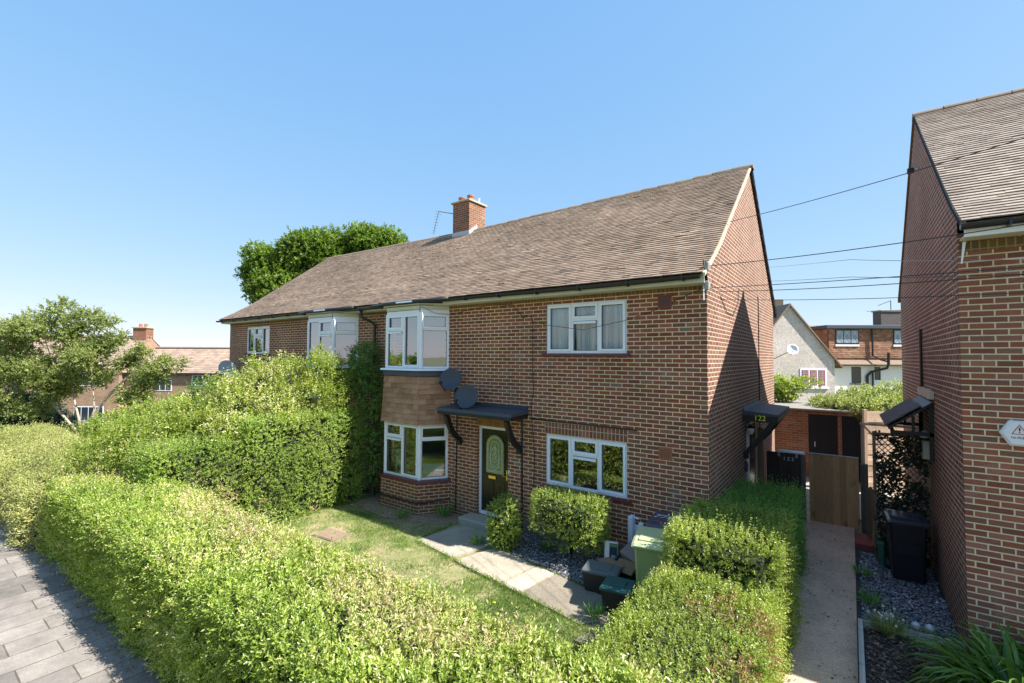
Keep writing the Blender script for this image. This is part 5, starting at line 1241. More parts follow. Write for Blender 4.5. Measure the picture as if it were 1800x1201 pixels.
for lab, x, y, r_ in (('left glass globe light in the bed, just right of the seed heads', 2.50, .17, .05), ('right glass globe light in the bed', 2.64, .20, .05), ('glass globe light among the seed heads', 2.22, .20, .055)):
    g = thing('globe_light', lab, 'garden light', (x, y, 0), 'glass globe lights')
    MB().lathe((x, y, .09), [(.005, 0), (r_ * .7, .015), (r_, .05), (r_ * .7, .085), (.005, .1)], 14).build('globe', M_globe, g, smooth=True)
    MB().lathe((x, y, 0), [(.012, 0), (.012, .09)], 6).build('stake', M_metal, g)
def blades(P, A_, L, W, rn, seg=4, droop=.9):
    """long curved strap leaves made of chained folded quads"""
    n = len(P); out = []; p = P.copy(); d = nrm(A_); w0 = W
    side = nrm(np.cross(d, np.tile([0, 0, 1.], (n, 1)) + rng.normal(size=(n, 3)) * .1))
    for k in range(seg):
        q = p + d * (L / seg)[:, None]
        f0, f1 = sin(pi * (k + .35) / (seg + .35)), sin(pi * (k + 1.35) / (seg + .35)) if k < seg - 1 else 0.02
        v = np.stack([p - side * (w0 * f0 / 2)[:, None], p + side * (w0 * f0 / 2)[:, None], q + side * (w0 * f1 / 2)[:, None], q - side * (w0 * f1 / 2)[:, None]], 1)
        out.append((v.reshape(-1, 3), rn)); p = q; d = nrm(d + np.array([0, 0, -droop / seg]) * (1 + .5 * k))
    return out
def strap_plant(name, label, c, n, L, W, sprd, m, droop=.9, z0=.05, cat='plant', seg=5):
    t = thing(name, label, cat, (c[0], c[1], 0))
    a = rng.uniform(0, 6.28, n); rr = rng.uniform(0, 1, n) ** .5 * sprd
    P = np.stack([c[0] + rr * np.cos(a), c[1] + rr * np.sin(a), np.full(n, z0)], 1)
    A_ = np.stack([np.cos(a) * .6, np.sin(a) * .6, rng.uniform(.5, 1.5, n)], 1) + rng.normal(size=(n, 3)) * .22
    Ls = rng.uniform(.6, 1.15, n) * L
    ch_ = blades(P, A_, Ls, rng.uniform(.7, 1.2, n) * W, rng.uniform(0, .93, n) + (rng.uniform(0, 1, n) < .06) * .3, seg, droop)
    leaf_mesh('leaves', ch_, m, t); return t
strap_plant('strap_leaf_plant', 'big arching green strap-leaved clump at the bottom right corner', (3.25, -1.0), 420, .85, .034, .42, L_strap, 1.25, seg=6)
strap_plant('strap_leaf_plant', 'second strap-leaved clump against the front wall of the right-hand house', (3.75, -.55), 220, .8, .034, .35, L_strap, 1.2, seg=6)
th = strap_plant('thrift_plant', 'fine grassy tuft with dry round seed heads', (2.20, -.02), 380, .24, .007, .12, L_grass, .8, seg=3)
mb = MB()
for i in range(16):
    hd = MB()
    a = rng.uniform(0, 6.28); r_ = rng.uniform(.05, .22); x, y, h = 2.2 + r_ * cos(a), -.0 + r_ * sin(a), rng.uniform(.17, .30); mb.tube([(2.2 + .05 * cos(a), .05 * sin(a), .03), (x, y, h)], .0028, 4); hd.lathe((x, y, h - .005), [(.004, 0), (.017, .008), (.017, .018), (.006, .03)], 8); hd.build('seed_head', M_ply, th)
mb.build('stalks', M_ply, th)
for i, (x, y, s_, lab) in enumerate(((2.05, .75, .22, 'wispy weed tuft in the slate beside the path, nearest the edging'), (1.97, 1.8, .15, 'little green weed at the path edge in the slate'), (-5.55, -.35, .35, 'tall wild grass tuft at the right foot of the bay'), (-6.2, -.95, .25, 'weed tuft below the bay front'), (-1.05, -1.98, .2, 'broad weed tuft in front of the dark green lidded box'), (-3.95, -1.05, .22, 'green weed by the path next to the round bush'), (-2.75, -.45, .18, 'small green weed in the slate under the clipped bush'))):
    strap_plant('weed', lab, (x, y), 70, s_, .016, .09, L_green, .7, cat='weed', seg=3)

# ---------------------------------------------------------------- lawn grass
n = 150000; P = np.stack([rng.uniform(-8.3, .05, n), rng.uniform(-4.75, -.05, n), np.full(n, .012)], 1)
pt = snoise(P, 1.6) + .6 * snoise(P, 4.5) + .35 * np.clip((-4.3 - P[:, 0]) / 1.5, -.4, 1)
onp = ((P[:, 1] > -1.62 - .16 * (P[:, 0] + 5)) & (P[:, 0] > -5.02) & (P[:, 0] < -.85)) | (P[:, 1] > -.9) & (rng.uniform(0, 1, n) < .8)
keep = (rng.uniform(0, 1, n) < np.clip(.60 - .75 * pt, .05, 1)) & ~onp & ~((abs(P[:, 0] + 6.62) < .36) & (abs(P[:, 1] + 2.42) < .27))
P = P[keep]; pt = pt[keep]; n = len(P)
A_ = nrm(rng.normal(size=(n, 3)) * .55 + [0, 0, 1]); Nn = nrm(rng.normal(size=(n, 3)))
Nn = nrm(Nn - A_ * (Nn * A_).sum(1)[:, None]); dry = np.clip(.34 + .40 * pt + rng.uniform(-.3, .3, n), 0, 1)
o = leaf_mesh('lawn_grass', [leaf_geom(P, A_, Nn, rng.uniform(.02, .06, n) * np.clip(1.25 - .5 * pt, .6, 1.8), rng.uniform(.005, .012, n), dry)], L_grass, loc=(-4, -2.5, 0)); tag(o, 'patchy green and straw-coloured lawn grass', 'grass', kind='stuff')
tag(MB().extr([(-8.0, -.95, 0), (-6.6, -1.15, 0), (-5.3, -.75, 0), (-5.06, -.45, 0), (-5.06, -.02, 0), (-8.0, -.02, 0)], (0, 0, .034)).build('wall_foot_soil', plain('dry_soil', (.26, .19, .13), .95, var=.5, scale=7, bump=.8)), kind='structure')
chips('leaf_litter', 'dry leaves and bits on the bare soil below the bay', -7.9, -5.1, -1.25, -.05, 1500, 0, leafm('litter_bay', [(0, (.16, .11, .07)), (.6, (.34, .26, .16)), (1, (.55, .48, .32))], 0., .8), .036, (.015, .045))
n = 2600; t_ = rng.uniform(0, 1, n); side_ = rng.uniform(0, 1, n)
ex = np.where(side_ < .62, -5.05 + 4.0 * t_, np.where(side_ < .8, -5.03, -3.6 + 2.6 * t_)); ey = np.where(side_ < .62, -1.60 - .163 * (ex + 5.05), np.where(side_ < .8, -1.6 + 1.0 * t_, -.97 - .168 * (ex + 3.45)))
P = np.stack([ex + rng.normal(0, .025, n), ey + rng.normal(0, .025, n) - .01, np.full(n, .015)], 1)
A_ = nrm(rng.normal(size=(n, 3)) * .6 + [0, 0, 1]); Nn = nrm(rng.normal(size=(n, 3))); Nn = nrm(Nn - A_ * (Nn * A_).sum(1)[:, None])
o = leaf_mesh('edge_grass', [leaf_geom(P, A_, Nn, rng.uniform(.03, .10, n), rng.uniform(.005, .011, n), rng.uniform(.0, .7, n))], L_grass, loc=(-3, -1.8, 0)); tag(o, 'longer grass creeping over the edges of the path slabs', 'grass', kind='stuff')
for i, (x, y) in enumerate(((-2.35, -2.55), (-2.05, -3.35), (-5.2, -2.6), (-7.0, -2.8), (-1.0, -3.4))):
    t = thing('dandelion', ('yellow flower beside the narrow path slab', 'yellow flower in the middle of the lawn near the front hedge', 'yellow flower in the grass left of the doorstep slab', 'yellow flower beside the inspection cover', 'yellow flower where the lawn narrows by the low hedge')[i], 'flower', (x, y, 0), 'yellow flowers in the lawn')
    MB().lathe((x, y, .05), [(.004, 0), (.022, .01), (.024, .016), (.008, .024)], 8).build('flower_head', plain('petal_yellow', (.75, .5, .02), .6), t)
    MB().tube([(x, y, 0), (x, y, .05)], .003, 4).build('stalk', M_grn, t)

# ---------------------------------------------------------------- hedges and shrubs
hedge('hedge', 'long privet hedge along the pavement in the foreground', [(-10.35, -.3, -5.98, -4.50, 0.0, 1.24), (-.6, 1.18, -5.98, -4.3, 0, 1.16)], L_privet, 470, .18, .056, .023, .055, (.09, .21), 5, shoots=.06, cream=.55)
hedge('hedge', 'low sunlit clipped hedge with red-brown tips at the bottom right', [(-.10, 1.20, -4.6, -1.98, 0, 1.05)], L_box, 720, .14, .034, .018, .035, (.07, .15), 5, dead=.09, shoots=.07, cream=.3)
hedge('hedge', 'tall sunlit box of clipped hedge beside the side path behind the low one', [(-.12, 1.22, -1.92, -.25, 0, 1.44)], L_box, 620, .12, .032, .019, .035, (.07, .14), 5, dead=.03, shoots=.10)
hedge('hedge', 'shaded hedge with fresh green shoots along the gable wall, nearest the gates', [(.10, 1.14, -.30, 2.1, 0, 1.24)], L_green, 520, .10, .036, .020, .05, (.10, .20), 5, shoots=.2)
def slopew(P):
    Q = P.copy(); return Q
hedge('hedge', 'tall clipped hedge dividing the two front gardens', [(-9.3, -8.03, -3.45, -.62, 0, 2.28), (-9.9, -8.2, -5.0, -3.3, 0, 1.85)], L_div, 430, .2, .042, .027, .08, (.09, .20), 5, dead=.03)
tw = MB(); g_ = random.Random(5)
for i in range(150):
    x, y, z = g_.uniform(-8.75, -8.3), g_.uniform(-3.9, -3.0), g_.uniform(.3, 1.6); d_ = Vector((g_.uniform(.1, .5), g_.uniform(-.5, .4), g_.uniform(-.1, .6))); tw.tube([(x, y, z), tuple(Vector((x, y, z)) + d_ * .5), tuple(Vector((x, y, z)) + d_ * g_.uniform(.7, 1.1) + Vector((0, 0, .05)))], [.006, .004, .0015], 4)
tw.build('bare_twigs', M_bark, [o_ for o_ in bpy.data.objects if o_.get('label') == 'tall clipped hedge dividing the two front gardens'][0])
th = thing('flowering_shrub', 'big unclipped shrub with creamy flower tips rising over the dividing hedge', 'shrub', (-9.0, -2.3, 0))
cl = [((-9.6, -3.2, 2.45), .50), ((-9.35, -2.55, 2.95), .42), ((-9.0, -3.15, 2.5), .34), ((-9.1, -1.95, 3.02), .46), ((-8.9, -1.35, 3.08), .42), ((-8.75, -.95, 2.85), .34), ((-10.1, -3.7, 2.15), .5), ((-10.0, -2.7, 2.7), .5), ((-8.75, -2.45, 2.6), .36), ((-8.6, -1.75, 2.65), .34), ((-8.45, -1.15, 2.6), .3), ((-9.1, -3.75, 2.1), .36), ((-10.4, -4.5, 1.75), .5), ((-9.5, -4.3, 1.95), .4), ((-9.35, -2.0, 3.42), .2), ((-8.95, -1.25, 3.56), .2), ((-9.4, -2.65, 3.38), .18), ((-8.75, -1.6, 3.5), .14), ((-9.1, -.9, 3.4), .2), ((-9.75, -3.3, 2.95), .16), ((-9.2, -3.0, 2.98), .15), ((-8.55, -.85, 3.2), .2), ((-11.0, -4.9, 1.6), .5), ((-10.6, -3.9, 2.2), .4), ((-8.35, -2.6, 2.4), .25), ((-8.3, -1.3, 2.5), .28), ((-8.6, -3.6, 2.0), .32), ((-9.9, -4.9, 1.7), .4), ((-10.6, -5.2, 1.4), .45)]
leaf_mesh('foliage', [clump_leaves(cl, 135, .058, .036, 4, .24, .7, .5)], L_flow, th)
mb = MB(); mb.tube([(-9, -2.3, 0), (-9.0, -2.3, 1.6), (-8.85, -2.1, 2.7)], [.06, .05, .015], 7); mb.tube([(-8.95, -2.3, 1.2), (-8.5, -1.6, 2.3), (-8.35, -1.0, 2.75)], [.04, .025, .008], 6); mb.tube([(-9, -2.3, 1.4), (-9.3, -3.2, 2.3)], [.04, .012], 6)
for c, r_ in cl[:13]: mb.lathe((c[0], c[1], c[2] - r_ * .62), [(r_ * .25, 0), (r_ * .42, r_ * .5), (r_ * .2, r_ * .9)], 8)
mb.build('stems', M_twig, th)
th = thing('dark_climber', 'dark green climber in the shade left of the near bay', 'shrub', (-8.2, -.4, 0))
leaf_mesh('foliage', [clump_leaves([((-8.22, -.42, 3.62), (.32, .3, .35)), ((-8.15, -.45, 3.05), (.36, .32, .4)), ((-8.0, -.42, 2.5), (.34, .32, .4)), ((-8.0, -.4, 1.9), (.33, .3, .42)), ((-8.0, -.42, 1.3), (.34, .3, .4)), ((-8.05, -.4, .75), (.36, .34, .42)), ((-8.6, -.35, 3.5), (.35, .25, .35)), ((-8.6, -.4, 2.9), (.35, .3, .4))], 150, .06, .03, 4, .18, .5, .4)], L_dark, th)
MB().tube([(-8.1, -.3, 0), (-8.15, -.3, 2), (-8.2, -.35, 3.6)], [.05, .04, .01], 6).build('stem', M_barkd, th)
th = thing('round_bush', 'rounded clipped bush to the right of the front doorstep', 'bush', (-3.42, -.62, 0))
leaf_mesh('foliage', [clump_leaves([((-3.46, -.84, .56), (.29, .28, .40)), ((-3.45, -.84, .28), (.30, .29, .25))], 430, .042, .022, 4, .1, .4, .25)], L_privet, th)
MB().lathe((-3.46, -.84, .02), [(.10, 0), (.18, .25), (.18, .55), (.08, .72)], 12).build('stems', M_twig, th)
th = thing('clipped_bush', 'flat-topped clipped bush on bare stems under the ground floor window', 'bush', (-2.3, -.4, 0))
P, Nn = box_samples([(-2.84, -1.56, -.96, -.30, .52, 1.18)], 480, .13)
leaf_mesh('foliage', [sprigs(P - Nn * rng.uniform(0, .08, len(P))[:, None], Nn * .8 + [0, 0, .35] + rng.normal(size=(len(P), 3)) * .4, rng.uniform(.06, .12, len(P)), 4, .038, .019), clump_leaves([((-2.25, -.68, .45), (.35, .2, .18)), ((-1.75, -.5, .5), (.22, .2, .25))], 260, .04, .02, 4, .1)], L_privet, th)
mb = MB(); mb.bbox(-2.68, -1.75, -.82, -.42, .66, 1.0, .08); mb.tube([(-2.3, -.35, 0), (-2.25, -.6, .7)], .03, 6); mb.tube([(-2.3, -.35, .1), (-1.85, -.58, .75)], .018, 6); mb.tube([(-2.28, -.35, .2), (-2.75, -.62, .8)], .018, 6); mb.build('stems', M_twig, th)
hedge('hedge', 'golden feathery hedge of the far garden along the pavement', [(-21.5, -10.2, -6.2, -3.9, 0, 1.02)], L_jun, 200, .45, .075, .022, .10, (.14, .26), 5, shoots=.05)

def tubes_tree(th, limbs, m): 
    mb = MB()
    for pts, r0, r1 in limbs: mb.tube(pts, list(np.linspace(r0, r1, len(pts))), 7)
    mb.build('trunk', m, th, smooth=True)
pxt = lambda px, py, dd=0: (-24.83 + .0198 * (px - 150) + .59 * dd, -2.5 + .0145 * (px - 150) - .81 * dd, .64 + (745 - py) * .0245)
th = thing('hawthorn_tree', 'loose spreading tree with pale slanting stems at the left edge', 'tree', (-24.9, -2.6, gh(-24.9, 0)))
tubes_tree(th, [([pxt(148, 775), pxt(155, 745), pxt(185, 700), pxt(215, 668), pxt(242, 643)], .085, .03), ([pxt(145, 775), pxt(138, 735), pxt(128, 700), pxt(120, 660), pxt(105, 600)], .06, .02), ([pxt(150, 765), pxt(165, 720), pxt(160, 670), pxt(150, 600)], .05, .02),
    ([pxt(142, 765), pxt(100, 720), pxt(60, 670), pxt(20, 630)], .06, .02), ([pxt(155, 750), pxt(200, 725), pxt(240, 700)], .05, .02), ([pxt(128, 690), pxt(90, 640), pxt(70, 590)], .04, .01), ([pxt(105, 600), pxt(108, 560), pxt(100, 535)], .02, .006), ([pxt(200, 685), pxt(240, 670), pxt(285, 650)], .03, .01)], M_bark)
cl = [(pxt(px, py, dd), (r_ * .0245, r_ * .0245, r_ * .018)) for px, py, r_, dd in ((20, 605, 34, 0), (60, 590, 34, .3), (100, 578, 34, 0), (140, 580, 32, -.3), (175, 592, 26, 0), (25, 645, 34, .3), (70, 635, 36, -.3), (115, 625, 34, .4), (155, 622, 30, 0), (190, 618, 20, .3), (95, 670, 30, .2), (60, 680, 28, .1), (130, 665, 24, 0), (30, 575, 18, 0), (105, 548, 17, 0), (150, 556, 15, .2), (185, 572, 14, 0), (60, 556, 12, 0), (238, 632, 27, .2), (268, 640, 28, 0), (290, 652, 18, .1), (248, 665, 30, .3), (262, 690, 20, .3), (-20, 610, 36, 0), (-25, 660, 36, 0), (-60, 630, 40, 0), (-55, 590, 30, .2), (-10, 580, 26, 0), (10, 690, 24, .4), (160, 655, 16, 0), (215, 600, 14, .1), (205, 585, 10, 0), (70, 718, 20, .2))]
leaf_mesh('crown', [clump_leaves([(tuple(np.array(c) + rng.normal(size=3) * np.array([.4, .4, .3])), tuple(np.array(r_) * k)) for c, r_ in cl for k in (.85, .5, .4)], 52, .11, .07, 4, .28, .3, .9)], L_thorn, th)
th = thing('blue_conifer', 'dense dark blue-green conifer bush at the far left', 'conifer', (-29.5, -4.0, gh(-29.5, 0)))
leaf_mesh('foliage', [clump_leaves([((-30.4, -4.4, .0), 1.5), ((-29.3, -3.6, .35), 1.3), ((-30.0, -4.0, 1.1), 1.1), ((-28.5, -3.0, -.1), 1.0)], 45, .16, .05, 5, .3, .6, .35)], L_con, th)
mb = MB(); mb.tube([(-29.5, -4, -1), (-29.5, -4, 1.2)], [.12, .05], 7)
for c, r_ in (((-30.4, -4.4, -1.0), 1.1), ((-29.3, -3.6, -.6), .9)): mb.lathe(c, [(r_ * .6, 0), (r_, 1), (r_ * .4, 1.8)], 10)
mb.build('trunk', M_twig, th)
pxo = lambda px, py, dd=0: (-31.36 + .0357 * (px - 560) + .59 * dd, 12.11 + .026 * (px - 560) - .81 * dd, 10.96 + (460 - py) * .0442)
th = thing('oak_tree', 'big deep green tree rising behind the brick house roof', 'tree', (-29.5, 13.3, gh(-29.5, 0)))
cb0 = pxo(590, 720)
tubes_tree(th, [([cb0, pxo(588, 600), pxo(575, 500), pxo(565, 440)], .35, .12), ([pxo(588, 610), pxo(540, 540), pxo(480, 490), pxo(455, 470)], .2, .05), ([pxo(585, 590), pxo(630, 500), pxo(655, 430)], .2, .06)], M_barkd)
cl = [(pxo(px, py, dd), r_ * .0442) for px, py, r_, dd in ((448, 478, 26, 0), (470, 460, 28, .5), (490, 480, 30, 0), (455, 508, 24, 0), (485, 515, 30, .6), (535, 425, 24, 0), (560, 428, 30, .5), (590, 425, 30, 0), (548, 455, 30, .4), (585, 460, 34, .2), (525, 480, 28, 0), (612, 440, 26, 0), (630, 425, 28, .3), (655, 415, 26, 0), (680, 425, 26, .3), (665, 440, 30, 0), (700, 425, 14, 0), (560, 500, 40, 0), (620, 490, 45, 0), (680, 470, 35, 0), (520, 540, 40, 0), (600, 560, 50, 0), (462, 440, 10, 0), (545, 408, 12, 0))]
cl = [((c[0] + rng.normal() * .25, c[1] + rng.normal() * .25, c[2] + rng.normal() * .2), r_ * k) for c, r_ in cl for k in (.95, .6)]
cl += [(pxo(px, py, .5), r_ * .0442) for px, py, r_ in ((505, 450, 22), (500, 500, 34), (512, 470, 22), (515, 520, 40))]
leaf_mesh('crown', [clump_leaves(cl, 26, .20, .14, 4, .34, .35, .8)], L_oak, th)
def bush(name, label, cl, m, dens, ll, lw, cat='bush', L=.2, up=.5):
    c0 = cl[0][0]; t = thing(name, label, cat, (c0[0], c0[1], gh(c0[0], 0)))
    leaf_mesh('foliage', [clump_leaves(cl, dens, ll, lw, 4, L, up, .45)], m, t)
    mb = MB(); g = gh(c0[0], 0); mb.tube([(c0[0], c0[1], g), c0], [.07, .03], 6)
    for c, r_ in cl: mb.lathe((c[0], c[1], c[2] - r_ * .6), [(r_ * .35, 0), (r_ * .6, r_ * .6), (r_ * .3, r_ * 1.1)], 8)
    mb.build('branches', M_twig, t); return t
q = lambda px, py, dd=0: (-16.6 + .0159 * (px - 340) + .59 * dd, -1.5 + .0116 * (px - 340) - .81 * dd, 1.7 + (715 - py) * .0196)
bush('leafy_shrub', 'upright green shrub beside the far left corner of the brick house', [(q(385, 685), .5), (q(400, 700, -.2), .5), (q(355, 690), .5), (q(380, 720), .6), (q(345, 720), .5)], L_dark, 90, .07, .035)
bush('flowering_bush', 'pale flowering bush behind the golden hedge', [(q(330, 745, .8), .6), (q(370, 735, .9), .6), (q(300, 760, .9), .5), (q(400, 730, .8), .5), (q(410, 760, 1.0), .6), (q(345, 780, 1.2), .6)], L_flow, 90, .07, .04)
bush('low_bush', 'low bright green bush behind the white garden wall', [(q(200, 745, -.5), .5), (q(235, 738, -.5), .55), (q(270, 730, -.5), .55), (q(165, 752, -.5), .45), (q(305, 725, -.3), .6), (q(255, 755, .5), .6)], L_privet, 80, .09, .05)
bush('low_bush', 'dark green bush under the leaning stems of the left tree', [((-23.3, -4.2, .2), .7), ((-22.0, -3.4, .3), .7), ((-24.8, -5.2, .1), .7)], L_thorn, 60, .10, .05)
o = MB().bbox(-20.6, -18.2, -3.05, -2.9, -.1, .62, .02).build('garden_wall', M_stone, loc=(-19.4, -3, 0)); tag(o, 'short pale garden wall behind the golden hedge', 'wall')
#@@BG
# ---------------------------------------------------------------- houses behind, right
def pebble():
    t = NT('pebbledash'); o = t.obj(); n = t.noise(9, o, 5, 0.9); v = t.n('TexVoronoi'); v.inputs['Scale'].default_value = 22; t.set(v.inputs['Vector'], o)
    c = t.ramp(n, [(0.3, (0.38, 0.32, 0.28)), (0.5, (0.60, 0.53, 0.48)), (0.7, (0.80, 0.74, 0.69))])
    st = t.rng(t.noise(.5, o, 3), .4, .6, .88, 1.08); hs = t.n('HueSaturation'); t.set(hs.inputs['Color'], c); t.set(hs.inputs['Value'], st)
    t.bump(n, .8, .02); return t.fin(hs.outputs[0], .95)
M_peb = pebble()
M_redcur = plain('red_curtain', (.25, .03, .05), .9)
def simple_win(parent, M, u0, u1, z0, z1, cols, m=None, bar=.05, mullm=None, y=0., pane=None):
    mb = MB(M); mb.box(u0, u1, y - .03, y - .002, z0, z1); w = mb.build('window', m or M_upvc, parent)
    g = (u1 - u0 - bar) / cols
    for i in range(cols):
        a = u0 + bar + g * i
        MB(M).box(a, a + g - bar, y - .038, y - .031, z0 + bar, z1 - bar).build('pane', pane or M_pane, w)
    return w
def panem():
    t = NT('far_pane'); return t.fin((.03, .04, .05, 1), .08, spec=.9)
M_pane = panem()
Mg = frame(-1.07, 24.46, 0, 33) @ Matrix.Diagonal((1.08, 1, 1, 1)); gd = thing('rendered_house', 'pale pebbledashed gable house seen over the outbuilding roof', 'house', (-1.07, 24.46, 0))
MB(Mg).add([(-2.4, 0, -.5), (2.4, 0, -.5), (2.4, 0, 3.62), (0, 0, 6.88), (-2.4, 0, 3.62), (-2.4, 8, -.5), (2.4, 8, -.5), (2.4, 8, 3.62), (0, 8, 6.88), (-2.4, 8, 3.62)], [(0, 1, 2, 3, 4), (1, 6, 7, 2), (5, 0, 4, 9), (9, 8, 7, 6, 5)]).build('wall', M_peb, gd)
r1 = MB(Mg).add([(2.75, -.15, 3.2), (0, -.15, 6.96), (0, 8.2, 6.96), (2.75, 8.2, 3.2), (2.75, -.15, 3.08), (0, -.15, 6.82), (0, 8.2, 6.82), (2.75, 8.2, 3.08)], [(0, 3, 2, 1), (0, 1, 5, 4), (0, 4, 7, 3)]).build('roof', M_ridge, gd)
MB(Mg).add([(-2.75, -.15, 3.2), (0, -.15, 6.96), (0, 8.2, 6.96), (-2.75, 8.2, 3.2), (-2.75, -.15, 3.08), (0, -.15, 6.82)], [(0, 1, 2, 3), (4, 5, 1, 0)]).build('roof', M_ridge, gd)
rw = simple_win(gd, Mg, .53, 1.95, 1.95, 3.05, 3, bar=.09, pane=M_redcur)
mb = MB(Mg)
for i in range(3):
    for k in range(1, 5): mb.box(.62 + i * .44 + k * .07, .63 + i * .44 + k * .07, -.045, -.039, 2.04, 2.96)
    for k in range(1, 9): mb.box(.64 + i * .44, .94 + i * .44, -.045, -.039, 2.04 + k * .1, 2.05 + k * .1)
mb.build('glazing_bars', M_paper, rw)
MB(Mg).box(.45, 2.05, -.08, -.001, 1.85, 1.94).build('sill', M_white, gd)
MB(Mg).box(1.2, 1.75, 4.3, 4.9, 4.6, 7.75).build('chimney', plain('dark_brick_stack', (.13, .095, .075), .9, var=.6, scale=9, bump=.5), gd)
MB(Mg).tube([(-1.0, -.08, 3.4), (-1.0, -.08, -.4)], .05, 8).build('downpipe', M_black, gd)
wp = Mg @ Vector((-.12, -.5, 4.15)); fp = Mg @ Vector((-.9, -.01, 3.6))
dish('small pale dish on the pebbledashed gable', tuple(wp), (.35, -.9, .3), .33, .33, tuple(fp), M_paper)
Md = frame(.80, 27.07, 0, 33) @ Matrix.Diagonal((1.10, 1, 1, 1)); dh = thing('dormer_house', 'white house with a wide tile-hung dormer seen between the two brick houses', 'house', (.8, 27.07, 0))
wall_holes(MB(Md), 0, 9, -.5, 3.3, [(1.2, 1.75, 2.15, 3.15), (2.45, 2.8, 2.35, 3.15)], th=.2).build('wall', M_white, dh)
for a, b, c, d in ((1.2, 1.75, 2.15, 3.15), (2.45, 2.8, 2.35, 3.15)): simple_win(dh, Md, a, b, c, d, 1, M_dark, .05, y=.1)
MB(Md).box(1.1, 1.85, -.06, -.001, 2.06, 2.13).build('sill', M_sill, dh)
MB(Md).add([(-.2, -.30, 3.30), (9.2, -.30, 3.30), (9.2, .3, 3.85), (-.2, .3, 3.85), (-.2, -.30, 3.24), (9.2, -.30, 3.24), (9.2, .3, 3.7), (-.2, .3, 3.7)], [(0, 1, 2, 3), (4, 5, 1, 0), (3, 7, 4, 0), (1, 5, 6, 2), (7, 6, 5, 4)]).build('roof_skirt', M_ridge, dh)
gutter_l = MB(Md).tube([(-.2, -.34, 3.27), (9.2, -.34, 3.27)], .05, 8).build('gutter', M_black, dh)
MB(Md).box(0, 9, .06, 3.6, 3.6, 5.52).build('dormer', M_brA, dh)
tiles('hung_tiles', 0.0, 9.0, [(.02, 3.72), (.03, 5.5)], M_hung, dh, gauge=0.11, tw=0.17, tl=0.17, M=Md, seed=31)
Mdl = Md @ frame(0, 3.6, 0, -90)
tiles('hung_tiles', 0.0, 3.55, [(-.03, 3.4), (-.02, 5.5)], M_hung, dh, gauge=0.11, tw=0.17, tl=0.17, M=Mdl, seed=32)
MB(Md).bbox(-.25, 9.2, -.25, 3.8, 5.53, 5.74, .02).build('dormer_roof', M_felt, dh)
for a, b, n_ in ((.36, 1.62, 3), (3.5, 4.75, 3)):
    w = simple_win(dh, Md, a, b, 4.55, 5.45, n_, M_black, .05, y=-.01, pane=plain('pale_pane%d' % int(a), (.35, .42, .5), .15))
    mb = MB(Md); g_ = (b - a) / n_
    for i in range(n_):
        for k in range(-3, 5):
            u0 = a + .05 + i * g_; u1 = a + (i + 1) * g_ - .05
            z_ = 4.6 + k * .2
            for zz0, zz1 in ((z_, z_ + .55), (z_ + .55, z_)):
                if min(zz0, zz1) >= 4.6 and max(zz0, zz1) <= 5.4: mb.tube([(u0, -.05, zz0), (u1, -.05, zz1)], .008, 4)
    mb.box(a + .05, b - .05, -.052, -.046, 4.6, 4.64); mb.build('leading', M_dark, w)
    MB(Md).box(a - .02, b + .02, -.06, .0, 4.42, 4.545).build('sill', M_white, dh)
MB(Md).tube([(2.32, -.10, 5.5), (2.32, -.10, 3.85), (2.5, -.5, 3.6), (2.72, -.66, 3.5)], .05, 8).build('downpipe', M_black, dh)
MB(Md).tube([(2.78, -.7, 4.05), (2.76, -.7, 3.35), (2.70, -.68, 3.1), (2.2, -.12, 2.85), (2.0, -.1, 2.6), (2.0, -.1, 0)], .075, 8).build('downpipe', M_black, dh)
MB(Md).tube([(2.3, -.1, 2.9), (2.3, -.1, 0)], .05, 8).build('downpipe', M_black, dh)
ck = MB(Md).box(5.4, 6.65, 3.9, 4.7, 4.5, 7.0).build('chimney', plain('dark_flint_brick', (.12, .10, .09), .9, var=.6, scale=8, bump=.6), dh)
MB(Md).bbox(5.33, 6.72, 3.84, 4.76, 7.0, 7.1, .02).build('chimney_cap', M_conc, ck)
MB(Md).add([(-.3, 3.6, 5.0), (9.3, 3.6, 5.0), (9.3, 5.2, 6.1), (-.3, 5.2, 6.1), (9.3, 9, 3.2), (-.3, 9, 3.2)], [(0, 1, 2, 3), (3, 2, 4, 5)]).build('roof', M_ridge, dh)
ya = Md @ Vector((6.0, 3.88, 7.0)); yt = Md @ Vector((6.0, 3.88, 7.75))
ta = thing('tv_aerial', 'black aerial on the dark chimney of the white house', 'aerial', tuple(ya))
MB().tube([tuple(ya - Vector((0, 0, .1))), tuple(yt)], .025, 6).build('mast', M_black, ta)
mb = MB(Md); mb.tube([(4.5, 3.85, 7.0), (7.4, 3.85, 7.12)], .02, 4); mb.build('boom', M_black, ta)
MB(Md).tube([(5.2, 3.85, 7.40), (6.0, 3.88, 7.75)], .02, 4).build('boom', M_black, ta)

